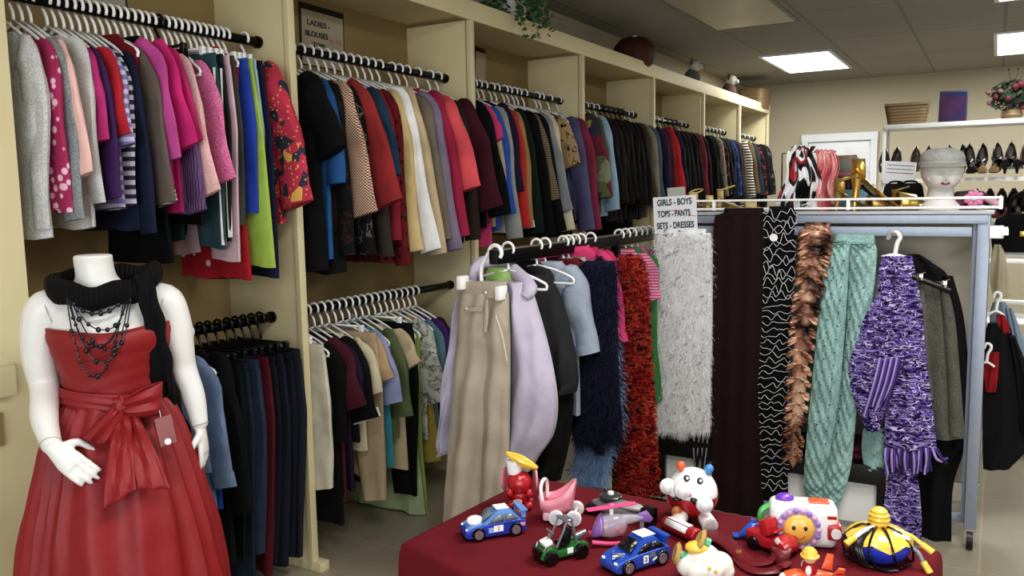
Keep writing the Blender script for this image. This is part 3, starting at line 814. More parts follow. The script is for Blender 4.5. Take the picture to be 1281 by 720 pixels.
for k in smooth_keys([(.985, 0, .004, .122, .092), (.93, 0, .006, .152, .12), (.86, 0, .006, .182, .15), (.76, 0, .006, .212, .182), (.64, 0, .006, .244, .214), (.5, 0, .006, .268, .238), (.38, 0, .006, .275, .24), (.31, 0, .006, .25, .22), (.28, 0, .006, .2, .17), (.275, 0, .006, .15, .13)], 44):
    z = k[0]; g = min(1, (.985 - z) / .25); ring = []
    for i in range(N):
        a = 2 * PI * i / N
        p = math.sin(a * 11 + 2.2 * math.sin(a * 3 + phs[0]) + 1.6 * (.985 - z) * math.sin(a * 5 + 1)) ; q = math.sin(a * 7 + phs[1] + 4.5 * (.985 - z) * math.sin(a * 2 + phs[2]))
        p = (1 - abs(p) ** 1.4) * 2 - 1
        amp = .1 * (1 - .45 * g) * min(1, (.985 - z) / .04) + .03 * max(0, (.42 - z) / .12)
        f = 1 + amp * (.6 * p + .5 * q) + .02 * noise.noise(V((math.cos(a) * 4, math.sin(a) * 4, z * 11))) + .03 * noise.noise(V((math.cos(a) * 1.3 + 5, math.sin(a) * 1.3, z * 3)))
        ring.append(V((k[1] + k[3] * f * math.cos(a), k[2] + k[4] * f * math.sin(a), z)))
    rg.append(ring)
loft(b, rg, False, False); obj('skirt', b, m_red, drs, solid=.003)
# sash around the waist with a knot, two loops and two tails
b = BM(); rg = []
for j in range(13):
    g = j / 12; ring = []
    for i in range(72):
        a = 2 * PI * i / 72; z = 1.0 - .05 * g - .016 * math.cos(a) ; rad = 1.07 + .03 * math.sin(g * PI) + .018 * math.sin(g * 17 + 2 * math.sin(a * 2)) 
        ring.append(V((.124 * rad * math.cos(a), .004 + .095 * rad * math.sin(a), z)))
    rg.append(ring)
loft(b, rg, False, False); sash = obj('sash', b, m_red, drs, solid=.003)
KN = V((.028, -.128, .972))
b = BM(); ball(b, KN, (.026, .022, .03), 16, 12)
for v in b.verts: v.co += (v.co - KN).normalized() * .004 * math.sin(v.co.x * 300 + v.co.z * 150)
obj('knot', b, m_red, sash)
def loop(p1, p2, w, name, puff=.03):
    b = BM(); n = 22; rows = []
    for j in range(n + 1):
        t = j / n
        s = math.sin(t * PI); lng = (1 - math.cos(t * 2 * PI)) / 2
        c = KN.lerp(V(p1), lng) + V((0, -puff * math.sin(t * 2 * PI) - .006, 0)) ; ax = V(p2) * (.35 + .65 * lng ** .7)
        rows.append([c + ax * (k / 8 - .5) * w + V((0, .005 * math.sin(k * 1.7 + t * 4), 0)) for k in range(9)])
    loft(b, rows, False, False, closed=False); return obj(name, b, m_red, sash, solid=.003)
loop((.125, -.118, .985), (.1, 0, 1), .085, 'bow_loop')
loop((-.035, -.15, .895), (.75, 0, -.35), .085, 'bow_loop', .022)
def tail(pts, w0, w1, cut):
    b = BM(); P = smooth_path(pts, 22); rows = []
    for j, c in enumerate(P):
        t = j / 22; w = w0 + (w1 - w0) * t
        rows.append([c + V(((k / 8 - .5) * w, .006 * math.sin(k * 1.5 + t * 5) - .004 * math.sin(t * 9), (k / 8 - .5) * cut * t ** 6)) for k in range(9)])
    loft(b, rows, False, False, closed=False); return obj('sash_tail', b, m_red, sash, solid=.003)
tail([KN + V((-.002, -.012, -.01)), KN + V((.0, -.036, -.05)), (.02, -.19, .85), (.02, -.232, .765)], .04, .078, .045)
tail([KN + V((.012, -.012, -.01)), KN + V((.025, -.034, -.05)), (.075, -.175, .85), (.1, -.215, .775)], .04, .08, -.012)
tg = thing('hang_tag', 'clear plastic hang tag with white dot on the red dress', 'tag', MP, MR)
b = BM(); box(b, (.132, -.152, .905), (.044, .003, .075), rotz(.35) @ roty(-.15), bev=.001); obj('card', b, flat('tag_plastic', 'b07a78', .15, alpha=.55), tg)
b = BM(); tube(b, [(.136, -.157, .878), (.136, -.1595, .878)], .0085, 16); obj('price_dot', b, m_white, tg, label='round white sticker')
b = BM(); tube(b, [(.122, -.148, .94), (.118, -.136, .962)], .0008, 5); obj('tag_string', b, m_white, tg)

# black knitted scarf: a loop round the neck and one long tail
m_scarf = fab('0b0b0d:knit:161619')
sc = thing('black_scarf', 'black knitted scarf looped round the neck of the mannequin', 'scarf', MP, MR)
b = BM(); pts = []
for k in range(25):
    a = 2 * PI * k / 24 + PI / 2
    pts.append((NX * .3 + .118 * math.cos(a) + (.012 if math.cos(a) > 0 else -.005), .012 + (.098 if math.sin(a) < 0 else .085) * math.sin(a), 1.288 - .038 * max(0, -math.sin(a)) ** 1.5 + .006 * math.cos(a) - .005 * max(0, math.sin(a))))
tube(b, pts, .031, 14, n=60, flatv=(0, 0, 1), ry=.022)
for v in b.verts: v.co += V((0, 0, 1)) * .006 * math.sin(v.co.x * 60) + v.normal * .003 + V((0, -.003 * math.sin(v.co.z * 330 + v.co.x * 40), 0))
obj('neck_loop', b, m_scarf, sc)
b = BM(); tube(b, [(.09, -.07, 1.3), (.108, -.085, 1.24), (.118, -.075, 1.14), (.128, -.045, 1.02), (.14, -.01, .92), (.158, .02, .83)], [.02, .025, .029, .031, .033, .034], 14, n=34, flatv=(1, .4, 0), ry=[.014, .013, .01, .008, .008, .008])
for v in b.verts: v.co += V((.004 * math.sin(v.co.z * 60), -.004 * math.sin(v.co.x * 170 + v.co.z * 15), 0))
obj('scarf_tail', b, m_scarf, sc)

# black beaded necklace, five strands
m_bead = flat('black_bead', '1b1d22', .2); m_chain = flat('gunmetal_chain', '3a3c42', .3, .8)
nk = thing('bead_necklace', 'black multi-strand bead necklace hanging on the chest of the mannequin', 'necklace', MP, MR)
def chest_y(x, z):
    if z > 1.165: return -.082 - .042 * max(0, min(1, (1.26 - z) / .1)) * (1 - (x / .16) ** 2) - .004
    return -.126 * math.sqrt(max(.05, 1 - (x / .155) ** 2)) - .006
rb = random.Random(5)
for si, (xa, xb, drop, sk) in enumerate(((-.085, .055, .045, 0), (-.08, .06, .085, .01), (-.086, .058, .125, -.005), (-.082, .062, .165, .0), (-.088, .05, .2, -.012), (-.08, .066, .135, .02))):
    pts = []
    for k in range(21):
        t = k / 20; x = xa + (xb - xa) * t + sk * math.sin(t * PI); z = 1.255 - drop * (1 - abs(2 * t - 1) ** 2.4)
        pts.append(V((x, chest_y(x, z), z)))
    b = BM(); tube(b, pts, .0016, 6, n=60)
    for k in range(2, 58): ball(b, smooth_path(pts, 60)[k], .0026, 6, 4) if k % 2 and si % 2 == 0 else None
    st = obj('strand', b, m_chain, nk)
    for k in range(2, 19, 3):
        b = BM(); r = rb.uniform(.004, .0068); ball(b, pts[k] + V((0, -.003, 0)), (r, r, r * 1.1), 10, 8); obj('bead', b, m_bead, st)

for o in (man, drs, sc, nk, tg): o.scale = MSC
# ------------------------------------------------------------------ rolling display rack in the middle, its shelf and the scarves on it
YR = 3.8
RX0, RX1 = -1.40, -.015
RZ = 1.405
rk = thing('display_rack', 'grey steel rolling display rack with scarves hung along its front', 'rack', (-.6, YR + .3, 0))
def rkp(b, name, mat, label=None, parent=None):
    bmesh.ops.translate(b, vec=(.6, -YR - .3, 0), verts=b.verts); return obj(name, b, mat, parent or rk, label=label)
m_slot = flat('slot_steel', '6d7686', .45, .4)
for x in (RX1 - .025, RX0 + .025):
    for y in (YR + .02, YR + .62):
        b = BM(); box(b, (x, y, .74), (.045, .045, 1.3), bev=.003); p = rkp(b, 'post', m_steel)
        b = BM(); 
        box(b, (x + (-.03 if x > -.5 else .03), y + .012, .74), (.014, .03, 1.26)); sp = rkp(b, 'slotted_strip', m_slot)
        b = BM(); tube(b, [(x - .012, y, .042), (x + .012, y, .042)], .04, 18); c = rkp(b, 'caster', m_blk)
        b = BM(); box(b, (x, y, .09), (.05, .04, .02), bev=.004); box(b, (x - .018, y, .06), (.004, .03, .06)); box(b, (x + .018, y, .06), (.004, .03, .06)); rkp(b, 'caster_bracket', m_chrome)
xm, wd_ = (RX0 + RX1) / 2, RX1 - RX0
for y, nm in ((YR + .005, 'front'), (YR + .64, 'back')):
    b = BM(); box(b, (xm, y, RZ - .035), (wd_ - .02, .03, .035), bev=.003); rkp(b, 'upper_rail', m_steel)
    b = BM(); box(b, (xm - .02, y, RZ - .085), (wd_ - .09, .03, .04), bev=.004); rkp(b, 'cross_bar', m_steel)
    b = BM(); box(b, (xm, y + (.1 if nm == 'front' else 0), .1), (wd_ - .02, .03, .04), bev=.003); rkp(b, 'lower_rail', m_steel)
b = BM(); box(b, (xm, YR + .33, RZ - .008), (wd_ + .02, .68, .014), bev=.003); rkp(b, 'top_shelf', flat('shelf_grey', 'a9acb2', .35))
b = BM(); box(b, (xm, YR + .22, .80), (wd_ - .1, .012, 1.16)); rkp(b, 'centre_panel', flat('beige_panel', 'b3aa98', .7))
b = BM(); box(b, (xm - .17, YR + .12, .27), (1.0, .3, .085), bev=.003); rkp(b, 'lower_shelf', m_blk)
b = BM(); box(b, (xm - .17, YR + .02, .13), (1.0, .018, .19), bev=.003); rkp(b, 'white_kick_panel', m_white)
for x in (RX0 + .01, -.40):
    b = BM(); box(b, (x + .02, YR - .012, .25), (.035, .02, .44), bev=.003); rkp(b, 'kick_post', m_blk)
# white wire gallery round the shelf
def gal(z, name):
    b = BM(); tube(b, [(RX0, YR + .62, z), (RX0, YR, z), (RX1 + .03, YR, z), (RX1 + .03, YR + .62, z)], .0055, 8); rkp(b, name, m_whtpl)
gal(RZ + .05, 'gallery_rail'); gal(RZ + .012, 'gallery_rail')
for x in (at(893, 262, 'Y', YR).x, at(1061, 262, 'Y', YR).x, RX1 + .03):
    b = BM(); box(b, (x, YR, RZ + .03), (.014, .008, .05)); rkp(b, 'gallery_post', m_whtpl)
b = BM(); box(b, (RX1 + .02, YR + .0, RZ - .085), (.05, .03, .05), bev=.005); box(b, (RX1 + .05, YR + .1, RZ - .085), (.02, .3, .02)); rkp(b, 'side_arm', m_whtpl)

# dim folded clothes stored on the lower shelf
for i, (x, c, n, w) in enumerate(((-.98, '1c2f5a', 'navy', .24), (-.72, '20232a', 'charcoal', .24), (-.45, '7a1f4a', 'magenta', .2))):
    t = thing('folded_clothes', f'{n} folded garment on the low shelf of the scarf rack', 'clothes', (x, YR + .12, .314))
    for k in range(2):
        b = BM(); box(b, (0, 0, .016 + k * .032), (w, .2, .03), bev=.012, seg=3); obj('fold', b, fab(c + ':knit:' + c), t)

def strip_mesh(rows, Y, org, th, nu, nv, disp=None, tight=.75):
    """closed cloth slab on the plane Y whose left and right edges follow the photograph; rows (py, left px, right px)"""
    b = BM(); rows = sorted(rows); rg = []
    ks = smooth_keys(rows, nv); n2 = nu + 1
    for j, (py, xl, xr) in enumerate(ks):
        L, Rr = at(xl, py, 'Y', Y) - org, at(xr, py, 'Y', Y) - org
        fr, bk = [], []
        for i in range(n2):
            u = i / nu; p = L.lerp(Rr, u); e = math.sin(PI * min(max(u, .02), .98)) ** .45
            d = disp(u, j / nv) if disp else 0
            fr.append(p + V((0, -th * .5 * e - d * e, 0))); bk.append(p + V((0, th * .5 * e - .0 * d, 0)))
        rg.append(fr + list(reversed(bk)))
    loft(b, rg, True, True)
    return b
def fluff_mesh(base_bm, n, ln, wdt, seed, down=.6, faces=lambda f: True, upto=None):
    """fringe of fine blades rooted on the faces of another mesh"""
    rnd = random.Random(seed); b = BM(); bmesh.ops.recalc_face_normals(base_bm, faces=base_bm.faces); base_bm.normal_update(); fs = [f for f in base_bm.faces if faces(f)]
    ar = [f.calc_area() for f in fs]
    for f in rnd.choices(fs, ar, k=n):
        vs = [v.co for v in f.verts]; w = [rnd.random() + .01 for _ in vs]; s = sum(w); p = sum((v * (x / s) for v, x in zip(vs, w)), V())
        nr = f.normal; l = ln * rnd.uniform(.6, 1.25)
        d = (nr * rnd.uniform(.12, .5) + V((rnd.uniform(-.55, .55), rnd.uniform(-.2, .2), rnd.uniform(-1, .25) * down * 1.4))).normalized()
        a = d.orthogonal().normalized() * wdt; a.rotate(Matrix.Rotation(rnd.uniform(0, 6.28), 3, d)); m = p + d * l * .55; e = p + d * l + V((0, 0, -l * .35))
        q = [b.verts.new(x) for x in (p - a, p + a, m + a * .7, e, m - a * .7)]; b.faces.new(q)
    return b
def scarf(name, label, cat, Y, rows, th, mat, nu=14, nv=40, disp=None, ctr=None, group=None, part='front_fall'):
    py = min(r[0] for r in rows); c = ctr or at((rows[0][1] + rows[0][2]) / 2, py, 'Y', Y)
    t = thing(name, label, cat, c, 0, group)
    b = strip_mesh(rows, Y, c, th, nu, nv, disp)
    return t, c, b
def back_fall(t, c, w, drop, mat, depth=.05, name='back_fall', over=.0):
    """the part of a draped scarf that passes over the rail and hangs behind it"""
    b = BM(); P = smooth_path([(0, 0, -.02), (0, .01, .014 + over), (0, depth * .6, .012 + over), (0, depth, -.05), (0, depth + .005, -drop)], 20)
    loft(b, [[p + V(((k / 8 - .5) * w, .004 * math.sin(k * 2 + j * .4), 0)) for k in range(9)] for j, p in enumerate(P)], False, False, closed=False)
    return obj(name, b, mat, t, solid=.012)

YS = YR - .035
# white eyelash scarf
t, c, b = scarf('scarf', 'fluffy white eyelash-yarn scarf beside the dark brown scarf', 'scarf', YS, [(291, 823, 889), (320, 821, 891), (400, 821, 891), (480, 820, 889), (540, 819, 888)], .02, None)
m_wf = flat('white_yarn', 'fcfcfb', .85, var=.01)
tn = m_wf.node_tree; tl = tn.nodes.new('ShaderNodeBsdfTranslucent'); tl.inputs[0].default_value = (.97, .98, 1, 1); mx = tn.nodes.new('ShaderNodeMixShader'); mx.inputs[0].default_value = .22
ou = tn.nodes['Material Output']; tn.links.new(tn.nodes['Principled BSDF'].outputs[0], mx.inputs[1]); tn.links.new(tl.outputs[0], mx.inputs[2]); tn.links.new(mx.outputs[0], ou.inputs['Surface'])
fl = fluff_mesh(b, 15000, .036, .0011, 1, faces=lambda f: f.normal.y < .6)
fl2 = obj('front_fall', b, m_wf, t); obj('eyelash_pile', fl, m_wf, fl2); back_fall(t, c, .2, .2, m_wf, over=-.006)
# dark brown woven scarf, longest of the row
m_br = fab('2a1616:heather:221010')
t, c, b = scarf('scarf', 'long dark brown woven scarf hanging between the white and the black scarves', 'scarf', YS - .01, [(267, 901, 957), (282, 893, 958), (400, 892, 957), (520, 891, 956), (660, 891, 955), (700, 892, 954)], .014, None, disp=lambda u, v: .004 * math.sin(u * 19 + v * 3))
obj('front_fall', b, m_br, t); back_fall(t, c, .17, .45, m_br)
# black ribbon-yarn scarf with white squiggles
m_bk = fab('0d0d0f')
t, c, b = scarf('scarf', 'narrow black scarf with looping white ribbon yarn and a price dot', 'scarf', YS - .012, [(265, 957, 996), (300, 957, 993), (400, 955, 990), (470, 950, 985), (560, 953, 985), (625, 955, 986)], .018, None, disp=lambda u, v: .005 * math.sin(v * 90) * math.sin(u * 7))
b.verts.ensure_lookup_table()
ff = obj('front_fall', b, m_bk, t); back_fall(t, c, .1, .3, m_bk)
m_sq = flat('white_ribbon', 'cfd0d4', .5, var=.1)
rq = random.Random(8)
for k in range(46):
    py = 268 + 7.6 * k; b = BM(); pts = []
    x0, x1 = lerp_list([957, 957, 955, 950, 953, 955], (py - 265) / 360), lerp_list([996, 993, 990, 985, 985, 986], (py - 265) / 360)
    for q in range(11):
        px = x0 - 2 + (x1 - x0 + 4) * q / 10
        pts.append(at(px, py + ((3.5 if py < 380 else 1.8) * math.sin(q * (2.1 if py < 380 else 1.5) + k * 1.3) + rq.uniform(-3, 3) * (1.7 if py < 380 else .9)), 'Y', YS - .03 - .008 * math.sin(PI * q / 10) - rq.uniform(0, .008)) - c)
    tube(b, pts, .0014, 5, n=34); obj('ribbon_squiggle', b, m_sq, ff)
b = BM(); p = at(968, 297, 'Y', YS - .05) - c; tube(b, [p, p + V((0, -.003, 0))], .017, 20); o = obj('price_dot', b, m_white, t, label='round white price sticker')
# copper satin ruffle scarf
t = None
path = [(1022, 288), (1018, 330), (1008, 385), (1002, 440), (998, 500), (994, 545), (992, 572)]
c = at(1022, 285, 'Y', YS)
t = thing('scarf', 'ruffled copper and brown satin scarf left of the turquoise scarf', 'scarf', c)
m_sat = fab('2e1c18:satin:b87f62:f0c4a4')
P = smooth_path([at(x, y, 'Y', YS - .025) - c for x, y in path], 44); rq = random.Random(4)
b = BM(); tube(b, P, [.045, .04, .035, .035, .03, .025, .012], 12, flatv=(1, 0, 0), ry=[.02, .018, .016, .016, .014, .012, .008], n=44); cr = obj('core', b, m_sat, t)
for k in range(22):
    s = k / 21; ctr = lerp_list(P, s) if False else P[min(43, int(s * 43))]
    w = .07 * (1 - .45 * s) + .008; tw = rq.uniform(-.5, .5); b = BM(); n = 26; rows = [[], [], [], []]
    for q in range(n + 1):
        a = q / n * PI * rq.uniform(.98, 1.0) * 1.25 - .4 + (PI if k % 2 else 0) * 0
        dx, dz = math.cos(a), math.sin(a)
        for ri, (f, yy) in enumerate(((.15, -.012), (.55, -.03), (.85, -.036), (1.05, -.026))):
            wob = math.sin(q * 1.6 + k) * .010 * f
            rows[ri].append(ctr + V(((-1 if k % 2 else 1) * dx * w * f * .9, yy - wob - .006 * math.cos(a * 3 + k), (dz * .6 - .35) * w * f + dx * tw * .02)))
    loft(b, rows, False, False, closed=False); obj('ruffle', b, m_sat, t, solid=.0015)
b = BM(); tube(b, [P[-1] + V((0, 0, .03)), P[-1] + V((.002, -.004, -.01)), P[-1] + V((.0, 0, -.045))], [.026, .02, .002], 8, n=8, flatv=(1, 0, 0), ry=.006); obj('scarf_tip', b, m_sat, t)
back_fall(t, c, .1, .22, m_sat)
# turquoise openwork loop scarf
m_tq = fab('7ba6a3:heather:9fc2bc')
c = at(1068, 300, 'Y', YS); t = thing('scarf', 'chunky turquoise openwork knit loop scarf left of the purple scarf', 'scarf', c)
def knit(fu, fv, amp): return lambda u, v: amp * math.sin(u * fu * PI) * math.sin(v * fv * PI) + amp * .6 * math.sin(v * fv * PI * .5 + u * 3)
b = strip_mesh([(301, 1040, 1060), (312, 1034, 1064), (380, 1026, 1060), (460, 1018, 1054), (540, 1010, 1047), (600, 1006, 1040), (622, 1010, 1040), (632, 1020, 1040)], YS - .02, c, .06, 26, 110, knit(7, 44, .010)); l1 = obj('left_strand', b, m_tq, t)
b = strip_mesh([(304, 1066, 1088), (314, 1064, 1097), (380, 1061, 1091), (460, 1055, 1079), (520, 1047, 1071), (580, 1035, 1065), (615, 1028, 1056), (637, 1032, 1048)], YS - .034, c, .065, 24, 110, knit(6, 44, .010)); l2 = obj('right_strand', b, m_tq, t)
m_hole = fab('1e3a3a')
for par, rows_ in ((l1, ((1050, 318), (1022, 596))), (l2, ((1078, 320), (1048, 590)))):
    for col in (-1, 1):
        for k in range(17):
            s = (k + (.5 if col > 0 else 0)) / 17; x = rows_[0][0] + (rows_[1][0] - rows_[0][0]) * s + col * 6.5; y = rows_[0][1] + (rows_[1][1] - rows_[0][1]) * s
            b = BM(); ball(b, at(x, y, 'Y', YS - .062) - c, (.0028, .004, .0036), 8, 6)
            if k < 15: obj('knit_hole', b, m_hole, par)
            else: b.free()
b = strip_mesh([(535, 1080, 1106), (560, 1078, 1110), (590, 1082, 1106)], YS + .02, c, .03, 12, 20, knit(5, 14, .005)); obj('hanging_end', b, m_tq, t)
back_fall(t, c, .16, .3, m_tq)
# purple variegated knit scarf on a hook
m_pu = fab('2e1c58:vary:7a60bc:1c1530:c6b6e8:4a2f88:9a82d0:231a3c')
YP = YS - .03
c = at(1121, 300, 'Y', YP)
hk = thing('scarf_hanger', 'white plastic hanger hook holding the purple knitted scarf on the rack bar', 'hanger', c)
b = BM(); tube(b, [at(1119, 322, 'Y', YP) - c, at(1122, 305, 'Y', YP) - c, at(1126, 297, 'Y', YP - .0) - c, at(1122, 290.5, 'Y', YP) - c, at(1115, 291, 'Y', YP + .03) - c, at(1111, 298, 'Y', YP + .055) - c], .009, 8, n=20); obj('hook', b, m_whtpl, hk)
b = BM(); tube(b, [at(1103, 322, 'Y', YP) - c, at(1119, 319, 'Y', YP) - c, at(1140, 324, 'Y', YP) - c], .008, 8, n=10); obj('shoulder_bar', b, m_whtpl, hk)
t = thing('scarf', 'chunky purple and lilac variegated knit scarf with fringe on white hook', 'scarf', c)
rib = lambda u, v: .007 * math.sin(u * 14 + .8 * math.sin(v * 70)) + .006 * math.sin(v * 118 + math.sin(u * 9) * 1.5) + .01 * math.sin(u * PI) * math.sin(v * 9)
b = strip_mesh([(320, 1103, 1141), (345, 1099, 1146), (385, 1100, 1154), (430, 1108, 1157), (480, 1108, 1163), (530, 1107, 1169), (562, 1106, 1172)], YP, c, .04, 26, 90, rib); f1 = obj('front_fall', b, m_pu, t)
b = strip_mesh([(370, 1096, 1128), (400, 1080, 1135), (430, 1070, 1135), (458, 1062, 1128), (480, 1063, 1118), (510, 1072, 1108), (538, 1084, 1100)], YP - .03, c, .05, 22, 60, rib); f2 = obj('bunched_end', b, m_pu, t)
b = strip_mesh([(585, 1112, 1144), (610, 1108, 1150), (650, 1103, 1153), (676, 1103, 1152)], YP + .02, c, .03, 20, 36, rib); obj('lower_tail', b, m_pu, t)
rq = random.Random(2)
yarn = [flat('lilac_yarn', 'a894d2', .8), flat('violet_yarn', '5a3a98', .8), flat('dark_violet_yarn', '33205c', .8)]
for k in range(24):
    x = 1108 + 64 * k / 23; b = BM(); far = k > 20
    e = (x + rq.uniform(-4, 3) + (14 if far else 0), 590 + rq.uniform(-6, 4) - (14 if far else 0))
    tube(b, [at(x, 560, 'Y', YP - .01) - c, at((x + e[0]) / 2 + rq.uniform(-2, 2), 573, 'Y', YP - .02) - c, at(*e, 'Y', YP - .012) - c], .0055, 6, n=8); obj('fringe', b, yarn[k % 3], f1)
for k in range(12):
    x = 1095 + 26 * k / 11; b = BM()
    tube(b, [at(x + 6, 447 + 2 * (k % 3), 'Y', YP - .07) - c, at(x - 2, 480, 'Y', YP - .075) - c, at(x - 14 + rq.uniform(-3, 3), 520 - k * 1.2, 'Y', YP - .06) - c], .0055, 6, n=8); obj('fringe', b, yarn[k % 3], f2)

# coats hung edge-on beside the purple scarf, on a clip hanger
def coat(px0, px1, rows, Y, label, mat, cat='jacket', th=.05):
    c = at((px0 + px1) / 2, rows[0][0], 'Y', Y); t = thing('jacket', label, cat, c)
    b = strip_mesh(rows, Y, c, th, 12, 30, lambda u, v: .012 * math.sin(u * 8 + v * 4)); obj('body', b, mat, t); return t, c
gm = fab('55554c:heather:66665c')
t, c = coat(1150, 1200, [(352, 1140, 1178), (380, 1136, 1190), (450, 1140, 1196), (520, 1150, 1200), (548, 1162, 1207)], YR - .012, 'grey tweed blazer hanging on the rack right of the purple scarf', gm)
b = strip_mesh([(360, 1176, 1186), (400, 1180, 1195), (480, 1186, 1202), (545, 1188, 1207)], YR - .045, c, .035, 8, 24, None); obj('sleeve', b, gm, t)
b = strip_mesh([(352, 1150, 1156), (420, 1150, 1160), (500, 1156, 1168)], YR - .045, c, .012, 4, 10, None); obj('lapel', b, gm, t)
bm_ = fab('121214')
t, c = coat(1150, 1200, [(318, 1136, 1150), (330, 1134, 1168), (350, 1134, 1188), (420, 1138, 1202), (500, 1142, 1208), (560, 1146, 1206), (610, 1146, 1192), (685, 1150, 1190)], YR + .07, 'long black coat hanging behind the grey tweed blazer', bm_, 'coat')
b = strip_mesh([(345, 1180, 1192), (400, 1190, 1206), (480, 1192, 1212), (560, 1192, 1208)], YR + .04, c, .04, 8, 24, None); obj('sleeve', b, bm_, t)
c = at(1165, 352, 'Y', YR - .06)
t = thing('clip_hanger', 'black clip hanger with chrome clips holding the grey blazer', 'hanger', c)
b = BM(); tube(b, [at(1141, 345, 'Y', YR - .07) - c, at(1189, 363, 'Y', YR - .07) - c], .013, 10); obj('bar', b, m_blk, t)
for x, y in ((1151, 346), (1181, 355)):
    b = BM(); p = at(x, y, 'Y', YR - .085) - c; box(b, p, (.022, .012, .03), bev=.004); tube(b, [p + V((0, -.008, .012)), p + V((.02, -.012, .02))], .003, 6); obj('clip', b, m_chrome, t)
b = BM(); tube(b, [at(1141, 345, 'Y', YR - .07) - c, at(1133, 335, 'Y', YR - .07) - c, at(1131, 318, 'Y', YR - .05) - c], .006, 8, n=8); obj('hook', b, m_blk, t)

# the arm rail of children's clothes that comes forward from the left of the rack
BX, BZ = -1.54, 1.30
gr = thing('garment_rail', 'black square-tube garment rail of children clothes left of the scarf rack', 'rack', (BX, 3.7, 0))
def grp(b, name, mat, label=None):
    bmesh.ops.translate(b, vec=(-BX, -3.7, 0), verts=b.verts); return obj(name, b, mat, gr, label=label)
b = BM(); box(b, (BX, 3.55, BZ - .022), (.03, 2.06, .05), bev=.003); bar = grp(b, 'bar', m_black)
b = BM(); box(b, (BX, 3.55, BZ + .004), (.03, 2.06, .004)); grp(b, 'bar_top', flat('pale_steel', '9a968c', .35, .6), 'pale top face of the bar')  # thin strip colours the top face paler than the black bar
b = BM(); box(b, (BX, 2.517, BZ - .02), (.032, .01, .052), bev=.004); grp(b, 'end_cap', m_blk)
for y in (3.62, 4.5):
    b = BM(); box(b, (BX, y, BZ / 2), (.035, .035, BZ - .04), bev=.003); grp(b, 'upright', m_black)
    b = BM(); box(b, (BX, y, .035), (.5, .05, .04), bev=.004); grp(b, 'foot', m_black)
for y in (3.3, 3.9):
    pass
KW = 'garment rail of children clothes'
def kid(kind, desc, short, mat, y, sl=None, sw=(.12, .1), L=.5, t=.03, opts='', hw=.16, drop=.115, rz=0, hng=True, cat=None, hz=None):
    garment(kind, desc, short, cat or CAT[kind], mat, (BX, y, BZ), hw, drop, f'{desc} on the {KW}', sl=sl, sw=sw, L=L, t=t, opts=opts, seed=int(y * 1000), rz=rz)
    if hng: hanger((BX, y, BZ), hw, drop, KW, rz=rz)
# beige trousers clipped at the front
YT = 2.53
c = at(605, 350, 'Y', YT); c = V((BX, YT, BZ))
t = thing('trousers', 'beige cargo trousers clipped to a hanger at the front of the garment rail', 'trousers', c)
m_bg = fab('b9ab97')
wr = lambda u, v: .005 * math.sin(u * 11 + v * 5) + .003 * math.sin(v * 30 + u * 8) + .006 * noise.noise(V((u * 3, v * 9, 1)))
def bs(rows, Y, name, th, dsp, nu=18, nv=44, par=None, mat=None, lab=None):
    b = strip_mesh(rows, Y, c, th, nu, nv, dsp); return obj(name, b, mat or m_bg, par or t, label=lab)
bs([(352, 580, 632), (362, 579, 633), (372, 578, 634)], YT - .028, 'waistband', .05, None, nv=6)
lg = bs([(366, 577, 617), (420, 573, 616), (480, 569, 609), (540, 564, 606), (600, 559, 603), (655, 555, 602), (690, 552, 602)], YT - .03, 'trouser_leg', .06, wr)
rg_ = bs([(366, 606, 635), (420, 603, 637), (480, 600, 637), (540, 599, 636), (600, 598, 634), (655, 597, 632), (690, 596, 632)], YT - .02, 'trouser_leg', .06, wr)
b = BM(); tube(b, [at(x, y, 'Y', YT - .068) - c for x, y in ((620, 395), (628, 420), (634, 452))], .004, 6, n=10); obj('pocket_seam', b, fab('cfc3b2'), rg_)
bs([(374, 606, 611), (395, 605, 611), (415, 604, 609)], YT - .07, 'fly', .01, None, nu=4, nv=8)
for k, (x, y) in enumerate(((583, 386), (607, 366))):
    b = BM(); p = at(x, y, 'Y', YT - .07) - c; ball(b, p, (.008, .005, .008), 10, 8); obj('snap_button', b, flat('grey_snap', 'cfccc8', .3, .4), t)
for r_ in ([(384, 581, 604), (389, 580, 604)], ):
    bs(r_, YT - .068, 'pocket_flap', .012, None, nu=6, nv=4)
c0 = c
h = thing('clip_hanger', 'white clip hanger holding the beige trousers', 'hanger', c)
b = BM(); arc = [(.026 * math.cos(a), 0, .026 * math.sin(a) - .005) for a in [math.radians(d) for d in range(-40, 181, 20)]]
tube(b, arc + [at(606, 340, 'Y', YT) - c + V((-.012, 0, .02)), at(603, 356, 'Y', YT) - c], .0075, 8, n=24); obj('hook', b, m_whtpl, h)
b = BM(); tube(b, [at(580, 352, 'Y', YT) - c, at(603, 356, 'Y', YT) - c, at(630, 366, 'Y', YT) - c], .008, 8, n=8); obj('bar', b, m_whtpl, h)
for x, y in ((579, 353), (627, 366)):
    b = BM(); p = at(x, y, 'Y', YT - .045) - c; box(b, p, (.022, .055, .05), bev=.006); obj('clip', b, m_whtpl, h)
